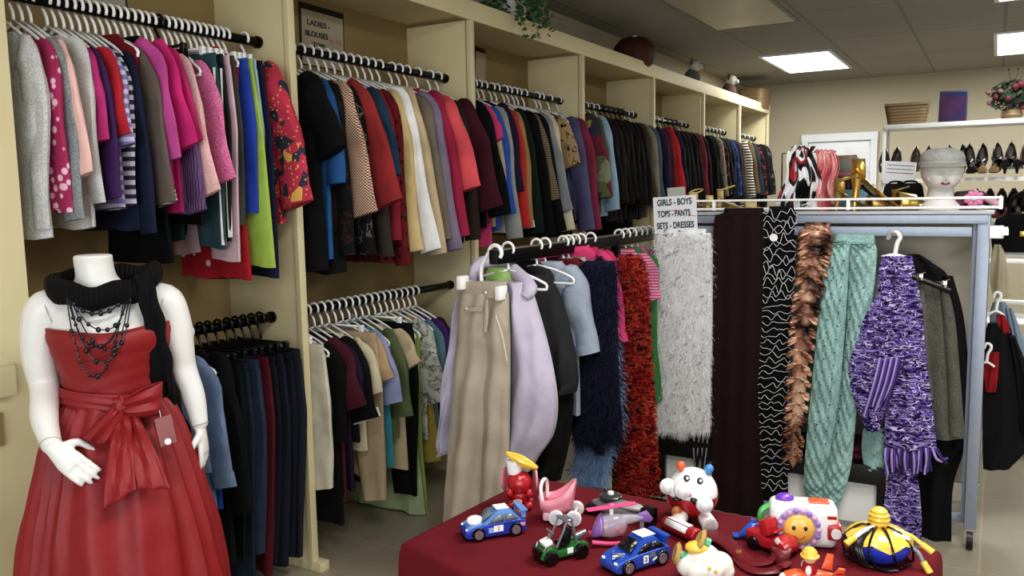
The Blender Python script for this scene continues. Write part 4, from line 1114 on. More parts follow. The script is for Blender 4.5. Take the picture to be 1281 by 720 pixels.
# lavender padded jacket behind them
YJ = 2.64
c = V((BX, YJ, BZ)); t = thing('jacket', 'lavender padded child jacket with lime lining behind the beige trousers', 'jacket', c)
m_lv = fab('c0b8cd')
pf = lambda u, v: .016 * math.sin(u * PI) + .008 * math.sin(v * 24 + u * 6) + .006 * math.sin(u * 13 + v * 7)
def js(rows, Y, name, th, mat=None, par=None, nu=16, nv=36, d=pf): b = strip_mesh(rows, Y, c, th, nu, nv, d); return obj(name, b, mat or m_lv, par or t)
js([(350, 592, 650), (380, 584, 658), (450, 574, 664), (530, 566, 660), (585, 562, 652)], YJ, 'body', .07)
js([(352, 640, 660), (375, 638, 668), (420, 641, 681), (470, 642, 692), (510, 640, 696), (545, 636, 690), (572, 638, 672), (588, 640, 664)], YJ - .05, 'sleeve', .10)
js([(344, 584, 600), (380, 572, 590), (440, 563, 580), (500, 555, 572), (552, 551, 567), (566, 552, 564)], YJ - .03, 'sleeve', .08)
b = BM(); tube(b, [at(x, y, 'Y', YJ + dy) - c for x, y, dy in ((590, 358, -.07), (594, 338, -.04), (606, 328, .03), (630, 330, .06), (648, 344, .0), (662, 360, -.06), (656, 372, -.085))], [.018, .022, .026, .026, .028, .03, .02], 10, n=30); obj('collar', b, m_lv, t)
b = strip_mesh([(334, 612, 634), (345, 608, 642), (358, 612, 648), (366, 620, 642)], YJ - .01, c, .03, 10, 10, None); obj('lining', b, fab('a9d06a'), t, label='lime green fleece lining')
hanger((BX, YJ - .02, BZ), .16, .115, KW)
# black padded jacket
YK = 2.84; c = V((BX, YK, BZ)); t = thing('jacket', 'black padded child jacket with charcoal hood behind the lavender jacket', 'jacket', c)
m_lv = fab('141416'); m_ch = fab('2c2c2e')
js([(350, 630, 690), (390, 630, 706), (470, 640, 716), (545, 650, 712), (600, 655, 700)], YK, 'body', .09)
js([(343, 655, 684), (370, 662, 700), (420, 676, 714), (470, 690, 722), (490, 696, 720)], YK - .05, 'sleeve', .09, m_ch)
js([(400, 660, 690), (480, 672, 706), (560, 668, 702), (596, 664, 694)], YK - .045, 'front_panel', .05)
b = BM(); tube(b, [at(x, y, 'Y', YK + dy) - c for x, y, dy in ((640, 350, -.03), (648, 338, .0), (664, 337, .03), (680, 346, .0), (684, 358, -.04))], [.03, .036, .04, .038, .026], 10, n=24); obj('hood', b, m_ch, t)
hanger((BX, YK, BZ), .16, .115, KW)
for d in (('L', 'pale grey-blue fleece', 'fleece', '98a2b2', 2.91, .15), ('L', 'dark red cardigan', 'red cardigan', '6c1428', 3.07, .13), ('L', 'grey knit jumper', 'grey jumper', 'b0aca2:knit:c0bcb4', 3.12, .14), ('J', 'bright pink hooded jacket', 'pink jacket', 'd63a78', 3.18, .16, .072), ('L', 'deep pink fleece', 'deep pink fleece', 'c22a64', 3.24, .16, .08)):
    kid(d[0], d[1], d[2], d[3], d[4], sl=(d[5] + .03, -.42), L=.56, t=.034, hw=d[5], opts='thick', drop=d[6] if len(d) > 6 else .115)
kid('J', 'hot pink quilted jacket', 'quilted jacket', 'd8488c', 3.34, sl=(.19, -.42), L=.5, t=.035, hw=.18)
kid('L', 'rose striped top', 'rose top', 'c04878:thin:d8a0b8', 3.66, sl=(.165, -.3), L=.4, t=.025, hw=.15)
kid('D', 'bright green long dress', 'green dress', '2f7a3c', 3.74, L=.68, t=.025, hw=.17)
kid('L', 'dusty pink pyjama top', 'pyjama top', 'b86a88', 3.82, sl=(.17, -.4), L=.5, t=.025, hw=.15)
for y in (3.9, 3.97, 4.05):
    hanger((BX, y, BZ), .17, .115, KW)
# pink hood seen above the rail
c = V((BX + .06, 3.16, BZ - .05))
# navy eyelash scarf, with its pale blue half showing behind, and the red chenille scarf
YN = 3.16
t, c, b = scarf('scarf', 'fluffy navy and pale blue eyelash scarf left of the red scarf', 'scarf', YN - .2, [(326, 733, 768), (345, 724, 771), (420, 722, 772), (490, 719, 775), (535, 717, 778), (556, 722, 776)], .03, None)
m_nv = flat('navy_yarn', '141a38', .8, var=.3); m_lb = flat('pale_blue_yarn', '7f9fc8', .8, var=.15)
pl = fluff_mesh(b, 9000, .036, .0012, 3, faces=lambda f: f.normal.y < .5); o = obj('front_fall', b, m_nv, t); obj('eyelash_pile', pl, m_nv, o)
b = strip_mesh([(350, 722, 760), (440, 721, 774), (530, 722, 779), (556, 722, 768), (607, 714, 757)], YN - .15, c, .03, 14, 30); pl = fluff_mesh(b, 7000, .036, .0012, 4); o = obj('back_fall', b, m_lb, t, label='pale blue half of the scarf'); obj('eyelash_pile', pl, m_lb, o)
t, c, b = scarf('scarf', 'fluffy red and rust chenille scarf right of the navy scarf', 'scarf', YN + .06, [(320, 776, 800), (345, 774, 808), (420, 774, 812), (500, 774, 817), (560, 774, 820), (618, 771, 825)], .04, None, disp=lambda u, v: .012 * math.sin(v * 60 + u * 9))
m_rd = fab('8c1414:vary:b3261a:c2482a:5a0c10'); pl = fluff_mesh(b, 12000, .02, .0026, 5, faces=lambda f: f.normal.y < .6); o = obj('front_fall', b, m_rd, t); obj('chenille_pile', pl, m_rd, o)
t = thing('scarf', 'black and grey fringed scarf end peeping below the white scarf', 'scarf', at(878, 548, 'Y', YS + .02)); c = t.location.copy()
for k in range(12):
    x = 868 + 20 * k / 11; b = BM(); tube(b, [at(x + 3, 530, 'Y', YS + .02) - c, at(x, 560, 'Y', YS + .01) - c, at(x + rq.uniform(-5, 3), 578 + rq.uniform(0, 14), 'Y', YS) - c], .006, 6, n=8); obj('fringe', b, fab('18181b') if k % 3 else fab('8a8c92'), t)
b = strip_mesh([(470, 868, 888), (540, 868, 889)], YS + .022, c, .014, 6, 8); obj('scarf_body', b, fab('1c1c20'), t)

# hand-written sign standing in the rail
def sign(name, label, corners, axis, val, lines, m_card, border=None, thick=.004):
    a, bb, d = [at(*corners[i], axis, val) for i in (0, 1, 3)]
    ex, ez = bb - a, d - a; w, h = ex.length, ez.length; ctr = a + (ex + ez) / 2
    X = ex.normalized(); Z = -ez.normalized(); N = X.cross(Z).normalized(); N = -N if N.dot(EYE - ctr) < 0 else N
    Z = N.cross(X)
    t = thing(name, label, 'sign', ctr); M = Matrix((X, Z, N)).transposed().to_4x4()
    if border:
        b = BM(); box(b, (0, 0, -thick), (w, h, thick), bev=.001); bmesh.ops.transform(b, matrix=M, verts=b.verts); obj('backing', b, border, t)
    b = BM(); box(b, (0, -(.045 * h if border else 0), -thick / 2 + (.001 if border else 0)), (w * (.93 if border else 1), h * (.88 if border else 1), thick)); bmesh.ops.transform(b, matrix=M, verts=b.verts); obj('card', b, m_card, t)
    for txt, fx, fy, fs, col, fw in lines:
        lettering(txt, h * fs, col, t, M @ Matrix.Translation((fx * w, fy * h, .0022)), width=fw * w, bold=.0008)
    return t, M, w, h
ink = flat('marker_ink', '2a2a2e', .6); redink = flat('red_ink', 'd06a78', .6)
paper = flat('white_card', 'dcdfe4', .7, var=.02)
t, M, w, h = sign('sign', 'white hand-lettered GIRLS BOYS sign standing above the white scarf', [(817, 247), (871, 243), (873, 297), (819, 301)], 'Y', YR - .02,
     [('GIRLS - BOYS', 0, .36, .2, ink, .8), ('TOPS - PANTS', -.02, .10, .2, ink, .76), ('SETS - DRESSES', .0, -.17, .2, ink, .86)], paper)
for x0, x1, y in ((-.12, .18, .17), (.32, .48, .03), (-.2, .1, -.4)):
    b = BM(); tube(b, [(x0 * w, y * h, .0025), ((x0 + x1) / 2 * w, (y + .01) * h, .0025), (x1 * w, (y - .01) * h, .0025)], .0012, 5); bmesh.ops.transform(b, matrix=M, verts=b.verts); obj('underline', b, redink, t)
sign('sign_holder', 'small pale card clipped behind the GIRLS BOYS sign', [(835, 235), (857, 233), (858, 252), (835, 252)], 'Y', YR + .0, [], flat('pale_card', 'a8aba0', .7))
# ------------------------------------------------------------------ things on top of the wall shelving
ZT = 2.421
m_leaf = flat('ivy_leaf', '3f6b3a', .5, var=.35, vs=30); m_pot = flat('pale_pot', 'c9c7bd', .5)
p = at(640, 22, 'X', XF - .09); pl = thing('potted_ivy', 'trailing green ivy in a pale pot on top of the shelving', 'plant', (p.x, p.y, ZT))
b = BM(); lathe(b, [(0, 0), (.06, 0), (.068, .02), (.085, .13), (.09, .135), (.09, .15), (.078, .15), (.07, .13), (0, .13)], 24, cap0=False, cap1=False); obj('pot', b, m_pot, pl)
b = BM(); ri = random.Random(9)
for k in range(26):
    a = ri.uniform(0, 6.28); L_ = ri.uniform(.12, .26); ex, ey = math.cos(a) * L_, math.sin(a) * L_ * .9
    if ex < -.15: ex = -.15
    pts = [V((0, 0, .13)), V((ex * .4, ey * .5, .2 + ri.uniform(0, .06))), V((ex * .8, ey, .12)), V((ex * .85 + .02, ey * 1.1, ri.uniform(-.06, .06) if ex > .06 else .05))]
    for q in smooth_path(pts, 16)[2:]:
        for _ in range(2):
            r = ri.uniform(.011, .02); d = V((ri.uniform(-1, 1), ri.uniform(-1, 1), ri.uniform(-.4, .8))).normalized(); n = V((ri.uniform(-.3, 1), ri.uniform(-1, .3), ri.uniform(0, 1))); s = d.cross(n).normalized(); o_ = q + V((ri.uniform(-.02, .02), ri.uniform(-.02, .02), ri.uniform(-.015, .015)))
            b.faces.new([b.verts.new(o_ + v) for v in (d * r * 1.3, s * r * .8 + d * r * .1, s * r * .5 - d * r, -s * r * .5 - d * r, -s * r * .8 + d * r * .1)])
obj('foliage', b, m_leaf, pl)
p = at(793, 60, 'X', XF - .11); t = thing('round_ornament', 'round dark red woven ornament on the shelving, past the ivy', 'ornament', (p.x, p.y, ZT + .0))
b = BM(); lathe(b, [(0, 0), (.08, .0), (.14, .045), (.165, .11), (.15, .18), (.1, .235), (.05, .25), (0, .25)], 28, cap0=False, cap1=False)
for v in b.verts:
    a = math.atan2(v.co.y, v.co.x); v.co.x *= 1 + .04 * math.sin(a * 10); v.co.y *= 1 + .04 * math.sin(a * 10)
obj('body', b, flat('oxblood_weave', '4c1a12', .6, var=.4, vs=25, bump=.4, bs=60), t)
b = BM(); ball(b, (.03, -.06, .24), (.02, .02, .016)); obj('knob', b, m_pot, t)
def plush(px, py, Y, s, c1, c2, label):
    p = at(px, py, 'X', XF - .1); t = thing('plush_animal', label, 'plush toy', (p.x, p.y, ZT + .02))
    b = BM(); ball(b, (0, 0, .085 * s), (.075 * s, .09 * s, .085 * s)); ball(b, (.05 * s, -.03 * s, .02 * s), (.035 * s, .03 * s, .02 * s)); ball(b, (.05 * s, .05 * s, .02 * s), (.035 * s, .03 * s, .02 * s)); obj('body', b, c1, t)
    b = BM(); ball(b, (.03 * s, -.01, .19 * s), (.06 * s, .062 * s, .055 * s)); ball(b, (.085 * s, -.01, .175 * s), (.03 * s, .028 * s, .024 * s)); h = obj('head', b, c2, t)
    for q in (-1, 1):
        b = BM(); ball(b, (.015 * s, -.01 + q * .055 * s, .225 * s), (.018 * s, .02 * s, .035 * s)); obj('ear', b, c1, h)
        b = BM(); ball(b, (.083 * s, -.01 + q * .024 * s, .205 * s), .006 * s, 8, 6); obj('eye', b, m_blk, h)
    b = BM(); ball(b, (.114 * s, -.01, .178 * s), .009 * s, 8, 6); obj('nose', b, m_blk, h)
g1, g2, g3 = flat('grey_plush', '6e6a66', .95, bump=.5, bs=90), flat('cream_plush', 'c9c4b8', .95, bump=.5, bs=90), flat('brown_plush', '5a4434', .95, bump=.5, bs=90)
plush(866, 90, 0, .95, g1, g2, 'small grey and cream plush animal on the shelving, nearer one')
plush(912, 106, 0, .95, g3, g2, 'small brown and cream plush animal on shelving beside the basket')
p = at(944, 122, 'X', XF - .12); t = thing('wicker_basket', 'brown wicker basket at the far end of the shelving top', 'basket', (p.x, p.y, ZT))
m_wk = NT('wicker'); f = m_wk.wave('Z', 14); m_wk.put(m_wk.b.inputs['Base Color'], m_wk.mix(f, lin('6e583a'), lin('80683f'))); m_wk.bump(f, .3); m_wk = m_wk.m
b = BM(); rr_ = lambda w, d, z: [V((w * math.cos(a) * (abs(math.cos(a)) ** -.0), d * math.sin(a), z)) for a in [2 * PI * k / 28 for k in range(28)]]
sq = lambda w, d, z: [V((w * (1 if math.cos(a) > 0 else -1) * abs(math.cos(a)) ** .35, d * (1 if math.sin(a) > 0 else -1) * abs(math.sin(a)) ** .35, z)) for a in [2 * PI * k / 40 + .01 for k in range(40)]]
loft(b, [sq(.13, .2, 0), sq(.14, .215, .1), sq(.15, .23, .2), sq(.14, .22, .2), sq(.13, .2, .02)], True, True); obj('body', b, m_wk, t)
b = BM(); tube(b, [(.145 * (1 if math.cos(a) > 0 else -1) * abs(math.cos(a)) ** .35, .225 * (1 if math.sin(a) > 0 else -1) * abs(math.sin(a)) ** .35, .2) for a in [2 * PI * k / 40 for k in range(41)]], .011, 6); obj('rim', b, m_wk, t)

# signs on the back panel of the bays
PX = XB + .02
t, M, w, h = sign('sign', 'framed LADIES BLOUSES sign on the back panel of the second bay', [(374, 1), (430, 17), (431, 92), (377, 80)], 'X', PX,
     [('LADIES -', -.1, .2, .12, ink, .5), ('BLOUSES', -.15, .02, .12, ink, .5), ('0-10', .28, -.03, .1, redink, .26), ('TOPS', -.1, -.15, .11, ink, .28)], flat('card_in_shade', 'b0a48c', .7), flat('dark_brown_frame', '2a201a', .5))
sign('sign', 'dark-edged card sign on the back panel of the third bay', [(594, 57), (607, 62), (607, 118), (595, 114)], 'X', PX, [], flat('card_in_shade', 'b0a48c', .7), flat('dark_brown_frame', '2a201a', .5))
t, M, w, h = sign('poster', 'faded poster on the back panel above the leftmost upper rail', [(62, -60), (156, -45), (156, 16), (64, 0)], 'X', PX, [], fab('b8b2a4:print:8a5a4c'), flat('dark_brown_frame', '2a201a', .5))

# ------------------------------------------------------------------ shoe display near the back wall
YK_ = 7.0
xa, xb = at(1105, 200, 'Y', YK_).x, at(1340, 200, 'Y', YK_).x
z1, z2, z3 = at(1190, 155, 'Y', YK_).z, at(1250, 223, 'Y', YK_).z, at(1260, 279, 'Y', YK_).z
sd = thing('shoe_shelf', 'white metal shoe display shelf in front of the back wall', 'shelf', ((xa + xb) / 2, YK_ + .15, 0))
def sdp(b, name, mat): bmesh.ops.translate(b, vec=(-(xa + xb) / 2, -YK_ - .15, 0), verts=b.verts); return obj(name, b, mat, sd)
b = BM(); box(b, ((xa + xb) / 2, YK_ + .16, z1), (xb - xa, .34, .035), bev=.004); sdp(b, 'top_shelf', flat('glassy_white', 'cfd2d2', .25))
for z in (z2, z3):
    b = BM(); box(b, ((xa + xb) / 2, YK_ + .15, z - .01), (xb - xa, .3, .012)); box(b, ((xa + xb) / 2, YK_, z - .004), (xb - xa, .012, .03)); sdp(b, 'wire_shelf', m_white)
for x in (xa, xb - .05):
    for y in (YK_ + .02, YK_ + .3):
        b = BM(); box(b, (x, y, z1 / 2), (.022, .022, z1), bev=.003); sdp(b, 'post', m_white)
for z in (.95, .5, .1):
    b = BM(); box(b, ((xa + xb) / 2, YK_ + .15, z), (xb - xa, .3, .012)); sdp(b, 'lower_shelf', m_white)
SHOE = {}
def shoe(kind, mat, loc, rx, rz, label, group):
    if (kind, mat.name) in SHOE: return dup(SHOE[(kind, mat.name)], loc, (rx, 0, rz), label, group)
    R_ = thing('shoe', label, 'shoe', loc, 0, group); R_.rotation_euler = (rx, 0, rz)
    hh = {'pump': .055, 'flat': .012, 'heel': .085}[kind]
    b = BM(); rg = []
    for k in range(13):
        s = k / 12; y = -.12 + .24 * s; w = (.026 + .014 * math.sin(PI * min(1, s * 1.15 + .05))) * (1 if s < .85 else max(.25, 1 - (s - .85) * 5)); z = hh * (1 - min(1, s / .6)) ** 1.6
        rg.append([V((w * math.cos(a), y, z + .004 * math.sin(a))) for a in [2 * PI * q / 12 for q in range(12)]])
    loft(b, rg); obj('sole', b, m_blk, R_)
    b = BM(); rg = []
    for k in range(15):
        s = k / 14; y = -.118 + .236 * s; w = (.025 + .013 * math.sin(PI * min(1, s * 1.15 + .05))) * (1 if s < .85 else max(.25, 1 - (s - .85) * 5)); z = hh * (1 - min(1, s / .6)) ** 1.6
        top = .05 if s < .12 else (.05 - .022 * min(1, (s - .12) / .2) if s < .55 else .028 + .014 * math.sin((s - .55) / .45 * PI))
        opn = math.pi * (.42 if .06 < s < .58 else 0)
        rg.append([V((w * math.cos(a) * (1 if math.sin(a) < .7 or opn == 0 else .9), y, z + max(0, math.sin(a)) * top)) for a in [-.2 + (PI + .4) * q / 14 for q in range(15)]])
    loft(b, rg[2:9] if False else rg, True, True); obj('upper', b, mat, R_)
    b = BM(); ball(b, (0, -.03, hh * .55 + .042), (.02, .06, .012)); obj('insole', b, flat('insole_dark', '2c2420', .7), R_)
    if hh > .02:
        b = BM(); tube(b, [(0, -.1, hh), (0, -.108, hh * .5), (0, -.108, 0)], [.02, .012, .008], 10, n=6); obj('heel', b, mat, R_)
    SHOE[(kind, mat.name)] = R_; return R_
mk, mbr, mgd, mrd2, mtn = flat('black_leather', '141416', .35), flat('brown_leather', '4a2c1c', .4), m_gold, flat('red_leather', '6c1a22', .4), flat('tan_leather', '9a7a4c', .45)
rows_ = [(z2, [(1106, mk, 'flat', 'black flat shoe pair at the left of the upper shoe shelf'), (1145, mbr, 'flat', 'brown shoe pair right of the leftmost black flats'), (1187, mk, 'flat', 'black shoe pair behind the styrofoam head cap'), (1212, mk, 'pump', 'dark pump pair right of the styrofoam head'), (1247, mk, 'heel', 'black ankle-strap heel pair right of the dark pumps'), (1283, mbr, 'pump', 'brown shoe pair at right edge of upper shoe shelf')], .17, .95, .03),
         (z2, [(1200, mk, 'flat', 'black loafer pair low in front behind the flowered hat'), (1228, mtn, 'flat', 'tan shoe pair low in front on the upper shoe shelf'), (1256, mk, 'pump', 'black pump pair low in front beside the tan pair'), (1288, mrd2, 'pump', 'red pump pair low in front at the right edge')], .06, .3, .0),
         (z3, [(1224, mk, 'flat', 'black flat pair leftmost on the lower shoe shelf'), (1239, mk, 'pump', 'black pump pair second on the lower shoe shelf'), (1254, mk, 'flat', 'black flat pair third on the lower shoe shelf'), (1269, mk, 'pump', 'black pump pair fourth on the lower shoe shelf'), (1284, mk, 'heel', 'black heel pair fifth on the lower shoe shelf')], .15, .9, .02),
         (z3, [(1246, mrd2, 'flat', 'dark red flat pair low on the lower shoe shelf'), (1275, mbr, 'flat', 'brown flat pair low on the lower shoe shelf')], .05, .25, 0)]
for z, items, dy, rx, dz in rows_:
    for px, mat, kd, lab in items:
        x = at(px, 200, 'Y', YK_ + dy).x
        for q in (-1, 1):
            shoe(kd, mat, (x + .045 + q * .042, YK_ + dy, z + .03 + dz + (.12 * math.sin(rx))), rx, q * -.05, 'one of the ' + lab, 'shoes of the ' + ' '.join(lab.split()[:3]) + ' ' + lab.split()[-1])
# things on top of the shoe shelf
zt_ = z1 + .018
x0_, x1_ = at(1106, 145, 'Y', YK_ + .1).x, at(1163, 145, 'Y', YK_ + .1).x; t = thing('wicker_planter', 'tan woven tapered planter box on top of the shoe shelf', 'planter', ((x0_ + x1_) / 2, YK_ + .13, zt_))
b = BM(); W_ = (x1_ - x0_) / 2; loft(b, [sq(W_ * .82, .07, 0), sq(W_, .09, .16), sq(W_ * .96, .082, .16), sq(W_ * .8, .065, .03)], True, True); obj('body', b, m_wk, t)
b = BM(); box(b, (0, -.088, .15), (2 * W_ * .96, .012, .02), bev=.004); obj('rim', b, m_wk, t)
x0_, x1_ = at(1174, 135, 'Y', YK_ + .1).x, at(1210, 135, 'Y', YK_ + .1).x; t = thing('picture_board', 'purple and blue patterned board leaning on the shoe shelf top', 'picture', ((x0_ + x1_) / 2, YK_ + .16, zt_))
b = BM(); box(b, (0, 0, .12), (x1_ - x0_, .02, .235), rotx(-.12) @ roty(.02), bev=.003); obj('board', b, flat('navy_edge', '2a2a48', .5), t)
b = BM(); box(b, (0, -.012, .12), ((x1_ - x0_) * .92, .004, .215), rotx(-.12) @ roty(.02)); obj('picture', b, fab('332a52:patch:402644:283058:46294c'), t)
x_ = at(1266, 130, 'Y', YK_ + .1).x; t = thing('flower_arrangement', 'red and dark green flower arrangement on the shoe shelf top', 'flowers', (x_, YK_ + .14, zt_))
b = BM(); lathe(b, [(0, 0), (.05, 0), (.07, .03), (.06, .08), (0, .08)], 16, cap0=False, cap1=False); obj('vase', b, m_wk, t)
b = BM(); ri = random.Random(12)
for k in range(460):
    d = V((ri.gauss(0, 1), ri.gauss(0, 1), ri.gauss(0, 1))).normalized(); q = V((0, 0, .17)) + V((d.x * .16, d.y * .12, d.z * .12)) * ri.uniform(.5, 1); s = d.orthogonal().normalized(); r = ri.uniform(.012, .03); e = d.cross(s)
    b.faces.new([b.verts.new(q + v) for v in (s * r * 1.5, e * r * .6, -s * r, -e * r * .6)])
obj('foliage', b, flat('dark_leaf', '22301f', .6, var=.4), t)
for k in range(10):
    d = V((ri.gauss(0, 1), -abs(ri.gauss(0, 1)), ri.gauss(0, .8))).normalized(); q = V((0, 0, .18)) + V((d.x * .16, d.y * .12, d.z * .12)); b = BM(); ball(b, q, ri.uniform(.016, .026), 10, 7)
    for v in b.verts: v.co += (v.co - q) * .25 * noise.noise(v.co * 60)
    obj('flower', b, flat('dull_red_flower', '5e1c26', .8) if k % 3 else flat('dusky_pink_flower', '7a4a4c', .8), t)
for dx in (-.02, .05, .02):
    b = BM(); tube(b, [(0, 0, .2), (dx, 0, .3), (dx * 1.5, 0, .36)], .002, 5, n=6); ball(b, (dx * 1.5, 0, .36), .008, 6, 5); obj('twig', b, flat('dark_leaf', '22301f', .6), t)

# ------------------------------------------------------------------ on the shelf of the scarf rack
ZS = RZ
def onrack(px, Y): p = at(px, 265, 'Y', Y); return V((p.x, Y, ZS))
# styrofoam head with a cap
m_foam = flat('styrofoam', 'dcd9d4', .7, var=.03, bump=.06, bs=200)
hp = onrack(1176, YR + .16); hd = thing('styrofoam_head', 'white styrofoam display head with painted red lips on the rack shelf', 'display head', hp, .22); hd.scale = (.93, .95, .87)
b = BM()
loft(b, ell_rings([(0, 0, 0, .088, .078), (.018, 0, 0, .082, .072), (.05, 0, .004, .058, .056), (.085, 0, .006, .054, .056), (.105, 0, -.006, .052, .07), (.122, 0, -.012, .064, .084), (.15, 0, -.01, .08, .094), (.19, 0, -.008, .088, .098), (.23, 0, -.004, .086, .096), (.26, 0, 0, .066, .076), (.283, 0, .004, .03, .035), (.287, 0, .005, .008, .009)], 40, 60))
def bumpv(c, r, amt, dirv=V((0, -1, 0))):
    for v in b.verts:
        if v.co.y > 0: continue
        d = math.sqrt(((v.co.x - c[0]) / r[0]) ** 2 + ((v.co.z - c[1]) / r[1]) ** 2)
        if d < 1: v.co += dirv * amt * (math.cos(d * PI) * .5 + .5)
bumpv((0, .155), (.014, .03), .02); bumpv((0, .145), (.018, .012), .012)
for s in (-1, 1): bumpv((s * .032, .178), (.022, .016), -.019); bumpv((s * .032, .176), (.013, .008), .007); bumpv((s * .04, .15), (.02, .02), .004)
bumpv((0, .128), (.022, .01), .009); bumpv((0, .105), (.022, .014), .008)
hdo = obj('head_form', b, m_foam, hd)
b = BM(); ball(b, (0, -.098, .1295), (.021, .008, .0045), 14, 8); ball(b, (0, -.098, .124), (.017, .008, .0055), 14, 8); obj('painted_lips', b, flat('lip_red', '9c2a34', .5), hd)
for s in (-1, 1):
    b = BM(); ball(b, (s * .055, -.062, .148), (.016, .01, .014), 12, 8); obj('blush', b, flat('blush_pink', 'e0bcb4', .8), hd)
cp = thing('cap', 'grey corduroy newsboy cap on the styrofoam head', 'cap', hp + V((0, 0, -.008)), .22); cp.scale = (.92, .95, .88)
m_cap = fab('9a9b96:heather:a8a9a4')
b = BM(); loft(b, ell_rings([(.222, 0, .0, .09, .101), (.236, 0, .0, .094, .104), (.258, 0, .0, .094, .104), (.285, 0, .004, .078, .088), (.298, 0, .008, .04, .05), (.3, 0, .008, .006, .008)], 40, 26), False, True)
for v in b.verts: v.co.z += .003 * math.sin(math.atan2(v.co.y, v.co.x) * 6) * (v.co.z > .25)
obj('crown', b, m_cap, cp)
b = BM(); tube(b, [(.094 * math.cos(a), .103 * math.sin(a), .228) for a in [2 * PI * k / 36 for k in range(37)]], .011, 8, flatv=(0, 0, 1), ry=.004); obj('band', b, m_cap, cp)
b = BM(); rg = []
for k in range(17):
    a = PI + PI * k / 16; e = math.sin(PI * k / 16) ** .6
    i0, o0 = V((.093 * math.cos(a), .102 * math.sin(a), .226)), V((.098 * math.cos(a), .102 * math.sin(a) - .06 * e, .214 - .004 * e))
    rg.append([i0, i0.lerp(o0, .5) + V((0, 0, .004)), o0, i0.lerp(o0, .5) - V((0, 0, .002))])
loft(b, rg); obj('brim', b, m_cap, cp)

# gold high-heeled sandal and tan sandals
def pump(px, Y, rz, mat, label, s=1.0, heel=.1, strap=True, tilt=0):
    R_ = thing('sandal', label, 'shoe', onrack(px, Y), rz); R_.scale = (s, s, s)
    prof = lambda u: heel * (1 - min(1, u / .62)) ** 1.25 + .012
    b = BM(); rg = []
    for k in range(19):
        u = k / 18; x = -.105 + .21 * u; w = .022 + .02 * math.sin(PI * min(1, u * .9 + .08)) ** 1.2; w *= 1 if u < .9 else max(.4, 1 - (u - .9) * 6)
        rg.append([V((x, w * math.cos(a), prof(u) + .006 * math.sin(a))) for a in [2 * PI * q / 12 for q in range(12)]])
    loft(b, rg); obj('sole', b, mat, R_)
    b = BM(); tube(b, [(-.092, 0, prof(.05)), (-.096, 0, heel * .55), (-.1, 0, .0)], [.02, .011, .008], 10, n=8); obj('heel', b, mat, R_)
    b = BM(); rg = []
    for k in range(7):
        u = .62 + .26 * k / 6; x = -.105 + .21 * u; w = .043 - .006 * abs(k - 3) / 3; z = prof(u)
        rg.append([V((x, w * math.cos(a), z + .045 * math.sin(a) * (1 - .25 * k / 6))) for a in [PI * q / 12 for q in range(13)]])
    loft(b, rg, False, False, closed=False); obj('toe_band', b, mat, R_, solid=.003)
    b = BM(); rg = []
    for k in range(11):
        a = PI * .55 + PI * .9 * k / 10; x, y = -.07 + .035 * math.cos(a), .026 * math.sin(a); z = prof(.12)
        rg.append([V((x, y, z)), V((x * 1.02, y, z + .035)), V((x * 1.04, y * .95, z + .06))])
    loft(b, rg, False, False, closed=False); obj('heel_cup', b, mat, R_, solid=.003)
    if strap:
        b = BM(); z = prof(.15) + .065; tube(b, [(-.065 + .04 * math.cos(a), .032 * math.sin(a), z + .012 * math.cos(a)) for a in [2 * PI * q / 20 for q in range(21)]], .004, 6); obj('ankle_strap', b, mat, R_)
pump(1110, YR + .12, .45, m_gold, 'shiny gold high-heeled sandal left of the styrofoam head', 1.4, .112, False)
pump(1078, YR + .09, .5, m_tan if False else flat('bronze_leather', 'a8863c', .35, .5), 'bronze sandal left of the shiny gold high heel', 1.1, .07, True)
pump(1142, YR + .22, .2, flat('dull_gold', 'a08a4a', .35, .5), 'dull gold sandal between the gold heel and styrofoam head', .8, .05)
ms = flat('straw_leather', 'b8a060', .5)
pump(880, YR + .1, 1.2, ms, 'straw-coloured strappy sandal just right of the GIRLS BOYS sign', .9, .04)
pump(903, YR + .08, .9, ms, 'middle straw-coloured sandal of three near the GIRLS BOYS sign', .8, .03, False)
pump(925, YR + .1, .3, ms, 'straw-coloured bow sandal above the brown scarf right edge', .95, .05)
